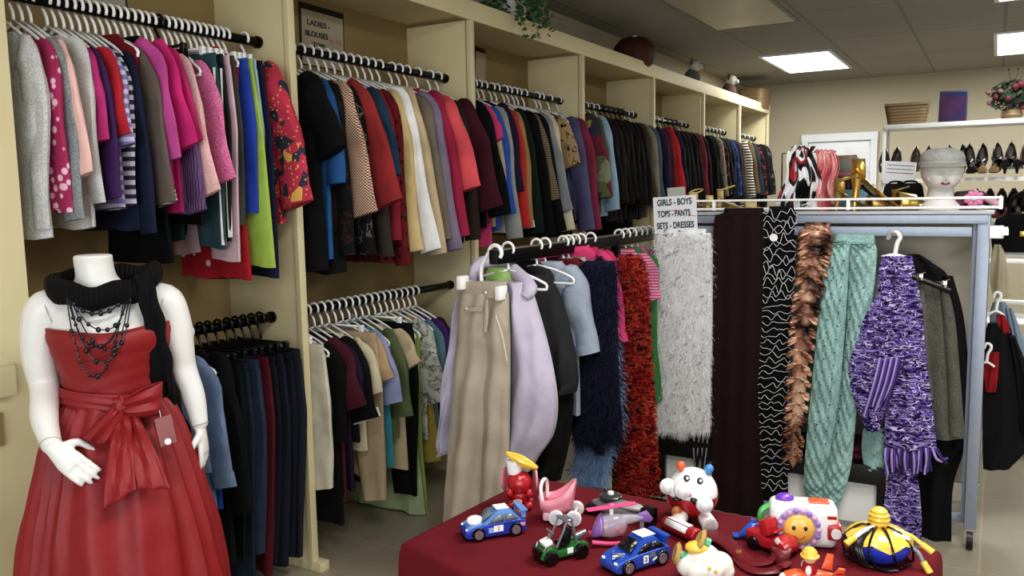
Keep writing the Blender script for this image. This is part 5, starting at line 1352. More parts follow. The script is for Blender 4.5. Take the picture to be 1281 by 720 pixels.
# wire scarf stand with two silk scarves
sp = onrack(1008, YR + .2); t = thing('scarf_stand', 'thin chrome wire stand carrying the silk scarves', 'stand', sp)
b = BM(); tube(b, [(-.11, 0, 0), (-.11, 0, .262), (.07, 0, .262), (.07, 0, .0)], .004, 8); obj('frame', b, m_chrome, t)
b = BM(); tube(b, [(-.14, 0, .004), (.1, 0, .004)], .005, 8); tube(b, [(-.11, -.07, .004), (-.11, .07, .004)], .005, 8); obj('base', b, m_chrome, t)
def drape(name, label, px0, px1, py0, py1, Y, mat, seed, spread=1.25, top=.5):
    rnd = random.Random(seed); c = at((px0 + px1) / 2, py0, 'Y', Y); t = thing('silk_scarf', label, 'scarf', c)
    L_, R2 = at(px0, py1, 'Y', Y) - c, at(px1, py1, 'Y', Y) - c; ph = [rnd.uniform(0, 6) for _ in range(4)]
    for side, nm in ((-1, 'front_fall'), (1, 'back_fall')):
        b = BM()
        def fn(u, v):
            x = (L_.x + (R2.x - L_.x) * u) * (top + (1 - top) * v ** .7); z = L_.z * v
            y = side * (.012 + .03 * v ** .5) + side * .018 * math.sin(u * 16 + ph[0] + v * 2) * (.4 + v) + .008 * math.sin(u * 31 + ph[1])
            return V((x + .012 * math.sin(v * 7 + ph[2]), y, z * (1 - .08 * math.sin(u * 9 + ph[3]) * v)))
        grid(b, fn, 44, 30); obj(nm, b, mat, t, solid=.0015)
    b = BM(); w = (R2.x - L_.x) * top
    tube(b, [(L_.x * top + w * k / 12, 0, .004 + .006 * math.sin(k * 2)) for k in range(13)], [.012 + .004 * math.sin(k * 2.3) for k in range(13)], 10); obj('top_fold', b, mat, t)
m_silk = NT('silk_red_black_white'); 
f = m_silk.noise(6.5, 1, m_silk.scaled((2.2, 2, .8))); m_silk.put(m_silk.b.inputs['Base Color'], m_silk.ramp(f, [(0, lin('17131a')), (.4, lin('e4e2e4')), (.5, lin('17131a')), (.56, lin('a81c28')), (.62, lin('e4e2e4')), (.68, lin('17131a'))], True)); m_silk.b.inputs['Roughness'].default_value = .4; m_silk = m_silk.m
drape('silk_scarf', 'red, white and black silk scarf on the wire stand', 978, 1030, 187, 262, YR + .17, m_silk, 1)
drape('silk_scarf', 'coral pink silk scarf on the wire stand', 1012, 1050, 192, 262, YR + .2, fab('d8626a:satin:e08a88:f0b4ae'), 2, top=.6)
# little clutter: knitted hat, patterned pouch, gloves, flowered hat
p = onrack(1060, YR + .4); t = thing('knit_hat', 'round grey and pink knitted hat on a stand behind the silk scarves', 'hat', p)
b = BM(); ball(b, (0, 0, .195), (.065, .06, .056), 20, 14); obj('crown', b, fab('7d8478:print:c46a74'), t)
b = BM(); tube(b, [(.058 * math.cos(a), .054 * math.sin(a), .16) for a in [2 * PI * k / 24 for k in range(25)]], .013, 8); obj('brim', b, fab('b0586a:print:7d8478'), t)
b = BM(); tube(b, [(0, 0, 0), (0, 0, .16)], .02, 12); lathe(b, [(0, 0), (.05, 0), (.05, .01), (0, .012)], 16, cap0=False, cap1=False); obj('stand', b, m_blk, t)
p = onrack(1060, YR + .26); t = thing('pouch', 'teal and white patterned pouch beside the bronze sandal', 'bag', p)
b = BM(); loft(b, [sq(.08, .025, 0), sq(.09, .035, .03), sq(.085, .03, .07), sq(.06, .012, .09)]); obj('body', b, fab('6a98a0:print:d8dcd8'), t)
b = BM(); tube(b, [(-.06, 0, .09), (-.03, 0, .12), (.03, 0, .12), (.06, 0, .09)], .005, 6, n=10); obj('handle', b, m_blk, t)
for px, dy, c, n in ((1080, .45, '1c1a1e', 'black felt'), (1120, .5, '201c1e', 'dark brown suede'), (1138, .45, '111114', 'black leather')):
    p = onrack(px, YR + dy); t = thing('handbag', f'{n} handbag at the back of the rack shelf', 'bag', p)
    b = BM(); loft(b, [sq(.05, .03, 0), sq(.058, .036, .05), sq(.05, .026, .1), sq(.04, .012, .115)]); obj('body', b, fab(c), t)
    b = BM(); tube(b, [(-.035, -.01, .105), (-.02, -.02, .122), (.02, -.02, .122), (.035, -.01, .105)], .005, 6, n=12); obj('handle', b, fab(c), t)
p = onrack(1212, YR + .22); t = thing('flowered_hat', 'dark sun hat with a big pink silk flower right of the styrofoam head', 'hat', p)
b = BM(); lathe(b, [(.12, 0), (.118, .008), (.07, .02), (.066, .06), (.05, .075), (0, .08)], 28, sx=1, sy=.8, cap0=True, cap1=False); obj('hat_body', b, fab('3a2a34:heather:5a4a50'), t)
b = BM(); tube(b, [(.07 * math.cos(a), .056 * math.sin(a), .026) for a in [2 * PI * k / 24 for k in range(25)]], .008, 6); obj('ribbon', b, fab('8a2a50'), t)
for k in range(9):
    a = 2 * PI * k / 9; b = BM(); ball(b, (.02 + .022 * math.cos(a), -.085, .045 + .02 * math.sin(a)), (.017, .008, .012), 10, 8, roty(-a)); obj('petal', b, flat('pink_silk', 'd878a8', .5), t)
b = BM(); ball(b, (.02, -.092, .045), .011, 10, 8); obj('flower_centre', b, flat('pale_centre', 'f0c8dc', .5), t)
for q in range(3):
    b = BM(); ball(b, (.075 + .012 * q, -.06, .04 - .008 * q), (.02, .012, .014)); obj('petal', b, flat('pink_pale', 'c89aac', .6), t)
p = onrack(1228, YR + .04); t = thing('hair_clip', 'small cream hair clip at the right corner of the rack shelf', 'hair clip', p)
b = BM(); ball(b, (0, 0, .01), (.025, .012, .01)); obj('body', b, flat('cream_shell', 'd8ccb4', .4), t)
# hand-lettered card behind the gold sandal
t, M, w, h = sign('sign', 'white card with several faint handwritten lines behind the gold sandal', [(1107, 201), (1147, 203), (1143, 230), (1104, 227)], 'Y', YR + .5, [], paper)
for k, col in enumerate((ink, ink, ink, redink)):
    b = BM(); n = 18; x0 = -.4 if k < 3 else .1
    tube(b, [((x0 + (.42 - x0) * q / n) * w, (.32 - .18 * min(k, 2) + .03 * math.sin(q * 2.4 + k)) * h, .003) for q in range(n + 1)], .0009, 4); bmesh.ops.transform(b, matrix=M, verts=b.verts); obj('handwriting', b, col, t)
b = BM(); tube(b, [(0, .004, -h * .45), (0, .004, t.location.z * -1 + ZS)], .008, 8); obj('stand', b, m_blk, t)

# ------------------------------------------------------------------ clothes hung on the right side of the rack
def rside(name, label, cat, Y, parts):
    c = at(parts[0][1][0][1], parts[0][1][0][0], 'Y', Y); t = thing(name, label, cat, c)
    for nm, rows, dy, th, mat in parts:
        b = strip_mesh(rows, Y + dy, c, th, 12, 26, lambda u, v: .008 * math.sin(u * 10 + v * 5)); obj(nm, b, mat, t)
    return t, c
blk, rdl, dnm = fab('17171a'), fab('9c1420'), fab('74889c:denim:8ea0b2')
rside('jacket', 'black jacket with red lining hung on the right side of the rack', 'jacket', YR + .3, [('body', [(404, 1236, 1262), (416, 1233, 1266), (450, 1231, 1272), (520, 1229, 1288), (560, 1229, 1284), (586, 1230, 1262)], 0, .05, blk), ('lining', [(440, 1232, 1250), (465, 1231, 1249), (490, 1233, 1246)], -.03, .012, rdl), ('collar_lining', [(393, 1246, 1256), (404, 1248, 1261), (416, 1253, 1264)], -.02, .02, rdl), ('sleeve', [(420, 1262, 1270), (480, 1272, 1292), (540, 1276, 1296)], -.02, .05, blk)])
rside('jacket', 'faded denim jacket hung behind the black jacket, far right', 'jacket', YR + .42, [('body', [(378, 1242, 1258), (395, 1238, 1266), (430, 1240, 1275), (500, 1250, 1290)], 0, .04, dnm), ('sleeve', [(385, 1258, 1266), (430, 1266, 1282), (500, 1276, 1296)], -.02, .03, dnm)])
rside('camisole', 'cream camisole hung from the bracket at the rack top right', 'top', YR + .5, [('body', [(306, 1243, 1252), (320, 1240, 1258), (350, 1238, 1262), (372, 1243, 1264)], 0, .025, fab('b8ac90'))])
for px, py, Y, lab in ((1247, 372, YR + .28, 'white plastic hanger holding the black jacket at the far right'), (1235, 436, YR + .24, 'white plastic hanger poking from the red jacket lining')):
    c = at(px, py, 'Y', Y); t = thing('hanger', lab, 'hanger', c); b = BM()
    tube(b, [(-.012, 0, .0), (-.005, 0, .022), (.012, 0, .018), (.014, 0, .0), (.004, 0, -.02), (0, 0, -.06)], .006, 8, n=18); obj('hook', b, m_whtpl, t)
    b = BM(); tube(b, [(-.03, 0, -.075), (0, 0, -.058), (.03, 0, -.075)], .005, 8, n=8); obj('shoulder_bar', b, m_whtpl, t)
p = at(1280, 322, 'Y', 5.4); t = thing('handbag', 'black handbag with gold clasp on the white display stand, far right', 'bag', (p.x, 5.4, 1.157))
b = BM(); loft(b, [sq(.15, .05, -.02), sq(.16, .06, .06), sq(.14, .045, .16), sq(.1, .02, .19)]); obj('body', b, blk, t)
b = BM(); tube(b, [(-.08, 0, .17), (-.07, 0, .26), (.0, 0, .31), (.07, 0, .26), (.08, 0, .17)], .01, 8, n=14); obj('strap', b, blk, t)
b = BM(); box(b, (0, -.062, .08), (.05, .008, .03), bev=.003); obj('clasp', b, m_gold, t)
x = at(1290, 380, 'Y', 5.4).x; t = thing('wire_stand', 'white metal display stand below the black handbag', 'stand', (x, 5.4, 0)); 
for dx in (-.16, .16):
    b = BM(); tube(b, [(dx, 0, 0), (dx, 0, 1.12)], .016, 8); obj('upright', b, m_whtpl, t)
for z in (1.12, .85, .06):
    b = BM(); tube(b, [(-.16, 0, z), (.16, 0, z)], .016, 8); obj('cross_bar', b, m_whtpl, t)
b = BM(); box(b, (0, .1, .9), (.3, .2, .3), bev=.03); o = thing('storage_box', 'dark storage box standing in the white display stand', 'box', (x, 5.5, .0)); b.free()
b = BM(); box(b, (0, 0, .13), (.3, .26, .26), bev=.01); obj('body', b, fab('26262a'), o); b = BM(); box(b, (0, 0, .275), (.32, .28, .03), bev=.008); obj('lid', b, fab('302f33'), o)
# ------------------------------------------------------------------ toy table in the foreground
TZ = .742
BL, BR, FR, FL = V((-1.06, 1.905, 0)), V((-.075, 1.895, 0)), V((-.13, 1.12, 0)), V((-1.105, 1.40, 0))
tb = thing('toy_table', 'low table under the dark red cloth, carrying the toys', 'table', (-.6, 1.6, 0))
cn = (BL + BR + FR + FL) / 4
b = BM(); ins = [p.lerp(cn, .03) for p in (FL, FR, BR, BL)]
vs0 = [b.verts.new(p + V((.6, -1.6, TZ - .035))) for p in ins]; vs1 = [b.verts.new(p + V((.6, -1.6, TZ - .006))) for p in ins]
b.faces.new(list(reversed(vs0))); b.faces.new(vs1)
for i in range(4): b.faces.new((vs0[i], vs0[(i + 1) % 4], vs1[(i + 1) % 4], vs1[i]))
obj('table_top', b, flat('table_wood', '6a4a30', .5), tb)
for p in (FL, FR, BR, BL):
    q = p.lerp(cn, .12); b = BM(); box(b, (q.x + .6, q.y - 1.6, (TZ - .03) / 2), (.045, .045, TZ - .03), bev=.004); obj('leg', b, flat('table_wood', '6a4a30', .5), tb)
cl = thing('tablecloth', 'dark red cloth covering the toy table and hanging down its sides', 'tablecloth', (-.6, 1.6, TZ))
m_cloth = fab('6e0f1e'); 
b = BM(); per = []; N = 46
for a, c_ in ((FL, FR), (FR, BR), (BR, BL), (BL, FL)):
    for k in range(N): per.append((a.lerp(c_, k / N), (a, c_)))
cen = cn; rings = []
def off(p, out, z): d = (p - cen); d.z = 0; d.normalize(); return p + d * out + V((.6, -1.6, z))
prof = [(-.5, 0), (-.25, 0), (-.06, 0), (-.015, 0), (0, -.003), (.006, -.012), (.010, -.03), (.014, -.1), (.02, -.2), (.026, -.3), (.03, -.4), (.033, -.48)]
rings = []
for o_, z in prof:
    rg = []
    for k, (p, _) in enumerate(per):
        f = -z / .48; s = k / len(per) * 2 * PI
        if o_ <= -.06:
            q = p.lerp(cen, .92 if o_ == -.5 else (.5 if o_ == -.25 else .12)); rg.append(q + V((.6, -1.6, 0)))
        else:
            wv = f * (.020 * math.sin(s * 17) + .014 * math.sin(s * 29 + 1)); rg.append(off(p, o_ + wv, z))
    rings.append(rg)
vv = loft(b, rings, True, False); obj('cloth', b, m_cloth, cl, sharp=60)
b = BM()

def ctop(px, py): return at(px, py, 'Z', TZ + .001)
def toy(name, label, px, py, cat='toy', front=None, rz=0):
    p = ctop(px, py)
    if front: q = ctop(*front) - p; rz = math.atan2(q.y, q.x)
    return thing(name, label, cat, p, rz)
P_ = lambda n, h, r=.3, **k: flat(n, h, r, var=.04, coat=.3, **k)
c_blue, c_sky, c_dk, c_sil, c_redp, c_pink, c_yel, c_grn, c_pur, c_org, c_wht, c_grey = P_('toy_blue', '1f3fae'), P_('toy_sky', '5f8fd0'), P_('toy_black', '0e0e10'), flat('toy_silver', 'b8bcc2', .25, .8), P_('toy_red', 'b5101f'), P_('toy_pink', 'eb8fa4'), P_('toy_yellow', 'f0c318'), P_('toy_green', '1f6a26'), P_('toy_purple', '9a6cc0'), P_('toy_orange', 'ea5a1c'), P_('toy_white', 'eeeeec'), P_('toy_grey', '74787c')
def wheel(par, c, r, w, hub=c_sil, mat=c_dk, spokes=5):
    M = Matrix.Translation(c) @ Matrix.Rotation(PI / 2, 4, 'X')
    b = BM(); lathe(b, [(r * .62, -w / 2), (r * .92, -w / 2), (r, -w * .35), (r, w * .35), (r * .92, w / 2), (r * .62, w / 2)], 24, M); o = obj('wheel', b, mat, par)
    s = -1 if c[1] < 0 else 1; b = BM(); M2 = Matrix.Translation(V(c) + V((0, s * w * .46, 0))) @ Matrix.Rotation(PI / 2, 4, 'X')
    lathe(b, [(0, -.0012), (r * .66, -.0012), (r * .7, .0012), (0, .0012)], 20, M2, cap0=False, cap1=False)
    for k in range(spokes):
        a = 2 * PI * k / spokes; box(b, V(c) + V((math.cos(a) * r * .38, s * w * .5, math.sin(a) * r * .38)), (r * .5, .002, r * .18), roty(-a))
    obj('hub', b, hub, o)
def car(t, L_, W_, H_, cb, ct, glass, deco):
    r = H_ * .25
    b = BM(); pr = [(-.5, .14), (-.5, .42), (-.47, .56), (-.25, .6), (.12, .58), (.36, .5), (.48, .4), (.5, .3), (.5, .14), (.43, .1), (-.44, .1)]
    prism(b, [(x * L_, z * H_) for x, z in pr], W_, bev=L_ * .022, seg=3)
    for v in b.verts:
        f = abs(v.co.x) / (L_ / 2); v.co.y *= 1 - .16 * max(0, f - .6) / .4 - .08 * max(0, v.co.z / H_ - .4)
    bo = obj('body', b, cb, t)
    b = BM(); rg = []
    for z, xa_, xb_, w in ((.56, -.42, .2, .9), (.7, -.36, .1, .84), (.86, -.28, .0, .74), (.95, -.24, -.05, .68), (.98, -.2, -.09, .5)):
        rg.append([V((x * L_, y * W_ * w / 2, z * H_)) for x, y in ((xb_, -.75), (xb_ - .02, -1), (xa_ + .02, -1), (xa_, -.75), (xa_, .75), (xa_ + .02, 1), (xb_ - .02, 1), (xb_, .75))])
    loft(b, rg); ca = obj('cabin', b, ct, t, sharp=50)
    # windows
    b = BM(); a = [V((.185 * L_, s * W_ * .33, .595 * H_)) for s in (-1, 1)] + [V((.02 * L_, s * W_ * .27, .86 * H_)) for s in (1, -1)]
    b.faces.new([b.verts.new(v + V((.004, 0, .003))) for v in a]); obj('windscreen', b, glass, ca, solid=.0015)
    for s in (-1, 1):
        b = BM(); q = [(.14, .6), (.01, .83), (-.12, .85), (-.12, .6)]; q2 = [(-.14, .6), (-.14, .85), (-.25, .83), (-.36, .62)]
        for Q, nm in ((q, 'side_window'), (q2, 'side_window')):
            b = BM(); b.faces.new([b.verts.new((x * L_, s * (W_ * (.452 - .20 * (z - .56))) + s * .0015, z * H_)) for x, z in Q]); obj(nm, b, glass, ca, solid=.001)
    for x in (.3, -.31):
        for s in (-1, 1): wheel(t, (x * L_, s * W_ * .44, r), r, W_ * .16)
    for s in (-1, 1):
        b = BM(); ball(b, (.47 * L_, s * W_ * .3, .4 * H_), (L_ * .02, W_ * .09, H_ * .05), 10, 8); obj('headlight', b, c_wht, t)
        b = BM(); ball(b, (-.495 * L_, s * W_ * .3, .46 * H_), (L_ * .012, W_ * .09, H_ * .04), 10, 8); obj('tail_light', b, c_redp, t)
    return bo
def decal(par, c, w, h, mat, rot=None, nm='decal'):
    b = BM(); box(b, c, (w, .0008, h), rot); return obj(nm, b, mat, par)
# 1 blue stock car
t = toy('toy_car', 'bright blue toy stock car with pale bonnet at the left of the table', 617, 667, 'toy car', (585, 672)); L_ = .142
bo = car(t, L_, .064, .062, c_blue, c_sky, flat('toy_grey_glass', '6a7078', .15), None)
b = BM(); ball(b, (.3 * L_, .0, .037), (.019, .018, .011), 14, 10); obj('bonnet_scoop', b, c_wht, t, label='white bonnet scoop')
b = BM(); box(b, (-.46 * L_, 0, .055), (.016, .058, .004), bev=.001); box(b, (-.45 * L_, .025, .046), (.01, .004, .016)); box(b, (-.45 * L_, -.025, .046), (.01, .004, .016)); obj('spoiler', b, c_sky, t)
b = BM(); prism(b, [(.1 * L_, .036), (.36 * L_, .031), (.45 * L_, .026), (.45 * L_, .027), (.3 * L_, .0345), (.1 * L_, .038)], .052); obj('bonnet', b, c_sky, t)
b = BM(); box(b, (-.13 * L_, 0, .0612), (.03, .03, .0012)); obj('roof_sticker', b, c_wht, t)
for s in (-1, 1):
    decal(bo, (-.02 * L_, s * .0322, .024), .022, .014, c_wht); decal(bo, (.1 * L_, s * .0322, .022), .012, .012, flat('sticker_blue', '8fa8e0', .4)); decal(bo, (-.42 * L_, s * .031, .026), .012, .008, flat('sticker_pink', 'd890a8', .4))
    lettering('2', .012, c_redp, bo, Matrix.Translation((-.02 * L_, s * .0328, .024)) @ Matrix.Rotation(PI / 2, 4, 'X') @ (Matrix.Rotation(PI, 4, 'Y') if s > 0 else Matrix()))
# 2 blue rally car
t = toy('toy_car', 'royal blue toy rally car with black windows at the front of the table', 795, 706, 'toy car', (763, 716)); L_ = .142
bo = car(t, L_, .066, .064, P_('rally_blue', '1f4fb4'), P_('rally_blue', '1f4fb4'), c_dk, None)
b = BM(); box(b, (-.15 * L_, 0, .0634), (.034, .034, .0012)); obj('roof_sticker', b, c_wht, t)
for s in (-1, 1):
    decal(bo, (0, s * .0332, .024), .013, .016, c_wht); decal(bo, (-.12 * L_, s * .0332, .03), .014, .009, c_grey); decal(bo, (-.16 * L_, s * .0333, .02), .012, .004, c_wht, roty(.4))
    lettering('2', .012, c_dk, bo, Matrix.Translation((0, s * .0338, .024)) @ Matrix.Rotation(PI / 2, 4, 'X') @ (Matrix.Rotation(PI, 4, 'Y') if s > 0 else Matrix()))
b = BM(); 
for k in range(5): tube(b, [(.3 * L_ + .006 * k, -.016 + .006 * k, .0355 - k * .0008), (.3 * L_ + .012 - .004 * k, -.004 + .004 * k, .0355 - k * .0006), (.26 * L_ + .008 * k, .012, .036)], .0012, 5, n=6)
obj('bonnet_flames', b, c_sil, t)
b = BM(); box(b, (-.44 * L_, 0, .056), (.014, .056, .004), bev=.001); box(b, (-.43 * L_, 0, .048), (.008, .05, .014)); obj('spoiler', b, P_('rally_blue', '1f4fb4'), t)
# 3 red toy with yellow scoop and pink ears
t = toy('toy_elephant', 'glossy red round toy with pink ears and a tilted yellow scoop', 651, 634, 'toy', None, .45)
b = BM(); ball(b, (0, 0, .062), (.031, .029, .03), 20, 14); ball(b, (0, 0, .03), (.026, .024, .024)); bmesh.ops.remove_doubles(b, verts=b.verts, dist=1e-5); o = obj('body', b, c_redp, t)
for s in (-1, 1):
    for fx in (.016, -.014):
        b = BM(); ball(b, (s * .02, -fx, .011), (.012, .013, .011)); obj('foot', b, c_redp, t)
    b = BM(); ball(b, (s * .024, -.02, .042), (.009, .009, .012)); obj('arm', b, c_redp, t)
    b = BM(); tube(b, [(s * .035, .006, .07), (s * .040, .007, .07)], [.03, .026], 20); e = obj('ear', b, c_pink, t)
    b = BM(); tube(b, [(s * .0385, .0055, .07), (s * .0415, .0055, .07)], [.02, .018], 18); obj('ear_lining', b, P_('toy_salmon', 'd87a70'), e)
b = BM(); tube(b, [(-.012, .004, .085), (-.014, .004, .118)], [.018, .022], 14); obj('neck', b, c_wht, t)
b = BM(); rg = []
for k in range(9):
    f = k / 8; s = math.sin(PI * (.06 + .88 * f))
    rg.append([V((-.032 + .075 * f, .022 * s * math.cos(a), .135 - .036 * f - (.016 * s * max(0, -math.sin(a)) if math.sin(a) < 0 else .003 * s * -math.sin(a)))) for a in [2 * PI * q / 16 for q in range(16)]])
loft(b, rg); obj('scoop', b, c_yel, t)
b = BM(); tube(b, [V((-.03, 0, .137)), V((.005, -.021, .12)), V((.042, 0, .1)), V((.005, .021, .12)), V((-.03, 0, .137))], .0035, 8, n=24); obj('scoop_rim', b, c_yel, t)
b = BM(); tube(b, [(-.004, -.032, .0), (-.004, -.034, .028)], .011, 14); obj('trunk', b, P_('toy_tan', 'c8a878'), t)
# 4 pink doll stroller
t = toy('toy_pram', 'pink plastic doll pram with white wheels behind the green buggy', 697, 650, 'toy pram', None, .35)
b = BM(); rg = []
for k in range(12):
    f = k / 11; x = -.042 + .086 * f; s = max(.02, 1 - abs(2 * f - 1) ** 6) ** .5; zt_ = .056 + .044 * max(0, (f - .3) / .7) ** 1.5
    zb = zt_ - (.036 + .03 * max(0, (f - .3) / .7)) * s
    rg.append([V((x, .032 * s * math.cos(a), zt_ + (zb - zt_) * (abs(math.sin(a)) ** .6))) for a in [PI * q / 14 for q in range(15)]])
loft(b, rg, False, False, closed=False); obj('shell', b, c_pink, t, solid=.004)
b = BM(); tube(b, [(-.03, -.026, .045), (-.034, -.024, .085), (-.03, -.005, .098), (-.026, .02, .085), (-.026, .026, .045)], .0042, 8, n=22); obj('handle', b, c_wht, t)
b = BM(); box(b, (-.02, -.0, .016), (.022, .05, .022), bev=.006); obj('front_skid', b, P_('toy_pink_pale', 'f0b4c0'), t)
for x in (.002, .042):
    for y in (-.032, .032): wheel(t, (x, y, .018), .018, .01, P_('pale_hub', 'd4d8e4'), c_wht, 6)
b = BM(); tube(b, [(.002, -.032, .018), (.002, .032, .018)], .003, 8); tube(b, [(.042, -.032, .018), (.042, .032, .018)], .003, 8); obj('axle', b, c_wht, t)
# 5 green buggy
t = toy('toy_buggy', 'dark green toy off-road buggy with silver roll bars', 701, 696, 'toy car', (672, 703))
b = BM(); prism(b, [(-.055, .012), (-.058, .026), (-.03, .032), (-.004, .022), (.014, .022), (.03, .034), (.052, .026), (.058, .014), (.05, .008), (-.05, .008)], .042, bev=.003); bo = obj('body', b, c_grn, t)
for x, r in ((.036, .0145), (-.036, .0155)):
    for s in (-1, 1): wheel(t, (x, s * .026, r), r, .013, c_dk, c_dk)
b = BM(); box(b, (.034, 0, .039), (.02, .026, .01), rotz(0) @ roty(.3), bev=.003); obj('front_cowl', b, c_wht, t)
b = BM(); tube(b, [(.03, 0, .042), (.024, 0, .058)], .0025, 6); tube(b, [(.024, -.014, .06), (.024, .014, .06)], .0028, 6); obj('handlebar', b, c_sil, t)
for s in (-1, 1):
    b = BM(); tube(b, [(.018, s * .017, .03), (.002, s * .017, .062), (-.006, s * .017, .08), (-.018, s * .017, .078), (-.03, s * .017, .034)], .0026, 6, n=18); obj('roll_bar', b, c_sil, t)
    b = BM(); tube(b, [(.056, s * .014, .012), (.044, s * .018, .035)], .002, 6); obj('fork', b, c_sil, t)
    decal(bo, (-.012, s * .0215, .02), .014, .012, c_wht)
b = BM(); box(b, (-.012, 0, .082), (.02, .04, .004), bev=.0015); obj('roof_rack', b, c_sil, t)
b = BM(); box(b, (-.014, 0, .045), (.012, .026, .034), roty(-.2), bev=.004); box(b, (-.002, 0, .03), (.02, .026, .01), bev=.003); obj('seat', b, c_dk, t)
b = BM(); tube(b, [(-.035, 0, .036), (-.062, 0, .043)], [.008, .006], 10); obj('engine', b, c_sil, t)
b = BM(); box(b, (.054, 0, .02), (.008, .036, .018), bev=.002); obj('grille', b, c_dk, t)
# 6 pink and purple helicopter
t = toy('toy_helicopter', 'clear toy helicopter with pink rotor and purple nose', 765, 677, 'toy helicopter', (742, 678)); t.scale = (1.12, 1.12, 1.12)
m_clr = flat('clear_plastic', 'd4d0dc', .12, alpha=.4)
b = BM(); loft(b, [[V((x, w * math.cos(a), .034 + h * math.sin(a))) for a in [2 * PI * q / 16 for q in range(16)]] for x, w, h in ((.024, .021, .021), (.0, .024, .024), (-.022, .018, .02), (-.03, .008, .01))]); obj('cabin', b, m_clr, t)
b = BM(); loft(b, [[V((x, w * math.cos(a), z + h * math.sin(a))) for a in [2 * PI * q / 16 for q in range(16)]] for x, w, h, z in ((.018, .0225, .0225, .036), (.026, .02, .02, .032), (.034, .013, .013, .023), (.04, .004, .004, .014))]); obj('nose', b, c_pur, t)
b = BM(); tube(b, [(-.022, 0, .044), (-.062, 0, .046)], [.011, .006], 12); obj('tail_boom', b, m_clr, t)
b = BM(); prism(b, [(-.055, .04), (-.052, .054), (-.07, .06), (-.082, .044), (-.076, .036)], .008, bev=.002); obj('tail_fin', b, c_pur, t)
b = BM(); box(b, (-.06, 0, .028), (.008, .006, .024), bev=.002); obj('tail_leg', b, m_clr, t)
b = BM(); tube(b, [(0, 0, .055), (0, 0, .07)], .004, 10); obj('mast', b, c_wht, t)
for k in range(2):
    a = .25 + k * PI; b = BM(); box(b, (.026 * math.cos(a), .026 * math.sin(a), .071), (.052, .014, .004), rotz(a), bev=.0018); obj('rotor_blade', b, P_('hot_pink', 'f0508c'), t)
b = BM(); ball(b, (0, 0, .073), (.007, .007, .005)); obj('rotor_hub', b, P_('hot_pink', 'f0508c'), t)
for s in (-1, 1):
    b = BM(); tube(b, [(.042, s * .022, .01), (.0, s * .024, .006), (-.03, s * .024, .009)], .0042, 8, n=10); obj('skid', b, P_('hot_pink', 'f0508c'), t)
b = BM(); ball(b, (-.014, -.026, .008), (.011, .008, .011)); obj('skid_wheel', b, P_('hot_pink', 'f0508c'), t)
b = BM(); ball(b, (-.004, -.017, .05), .008); obj('gear', b, c_grn, t, label='green gear')
for k, cc in enumerate((c_yel, c_pur, c_org)):
    b = BM(); ball(b, (.012 - .012 * k, -.004 + .004 * k, .026 + .006 * (k % 2)), .0065, 10, 8); obj('bead', b, cc, t)
# 7 grey saucer-like toy
t = toy('toy_gadget', 'grey and black disc-shaped gadget toy with round dial behind the helicopter', 775, 646, 'toy', None, .05)
b = BM(); loft(b, [sq(.03, .02, .004) if False else [V((x, w * math.cos(a) + cy, .02 + h * math.sin(a))) for a in [2 * PI * q / 18 for q in range(18)]] for x, w, h, cy in ((-.072, .006, .007, .012), (-.05, .024, .016, .01), (-.015, .034, .019, .004), (.02, .032, .018, .0), (.048, .02, .015, -.004), (.062, .008, .009, -.008))]); obj('body', b, c_grey, t)
b = BM(); loft(b, [[V((x, w * math.cos(a) + cy, .034 + h * math.sin(a))) for a in [2 * PI * q / 18 for q in range(18)]] for x, w, h, cy in ((.0, .012, .004, -.012), (.03, .02, .01, -.01), (.055, .014, .008, -.014), (.066, .005, .004, -.016))]); obj('visor', b, P_('pale_grey', 'a4aaa8'), t)
b = BM(); lathe(b, [(0, .03), (.026, .03), (.027, .044), (.022, .048), (0, .048)], 24, Matrix.Translation((-.026, .012, 0)), cap0=False, cap1=False); dd = obj('dial', b, P_('dark_grey', '3a3e40'), t)
b = BM(); lathe(b, [(0, .048), (.008, .048), (.007, .054), (0, .055)], 16, Matrix.Translation((-.026, .012, 0)), cap0=False, cap1=False); obj('dial_knob', b, c_wht, dd)
b = BM(); box(b, (.078, -.02, .024), (.028, .03, .036), rotz(-.3), bev=.003); obj('battery_box', b, c_dk, t)
b = BM(); box(b, (-.062, -.004, .012), (.04, .03, .02), bev=.005); obj('base', b, c_dk, t)
# 8 white and red ball-shaped cow toy
t = toy('toy_cow', 'round white and red cow-like toy with orange and blue horns', 866, 650, 'toy', None, .35); t.scale = (1.22, 1.22, 1.22)
b = BM(); ball(b, (0, 0, .055), (.047, .045, .047), 28, 20); bd = obj('body', b, c_wht, t)
b = BM(); rg = [[V((.0485 * math.sin(ph_) * math.cos(a), .0465 * math.sin(ph_) * math.sin(a), .055 - .0485 * math.cos(ph_))) for a in [2 * PI * q / 28 for q in range(28)]] for ph_ in [.05 + 1.5 * k / 10 for k in range(11)]]
loft(b, rg, True, False); obj('red_bowl', b, c_redp, t)
for x, z, cc in ((-.022, .104, c_org), (.03, .1, P_('horn_blue', '2a8ad8'))):
    b = BM(); tube(b, [(x * .9, -.004, z - .01), (x, -.006, z)], .004, 8); ball(b, (x, -.006, z + .004), .0085, 12, 8); obj('horn', b, cc, t)
for s in (-1, 1):
    b = BM(); tube(b, [(s * .022, -.03, .018), (s * .03, -.056, .012)], [.014, .0155], 16); f = obj('foot', b, c_wht, t)
    b = BM(); tube(b, [(s * .03, -.056, .012), (s * .0305, -.0575, .0118)], .011, 16); obj('foot_pad', b, P_('pad_grey', 'cfcac4'), f)
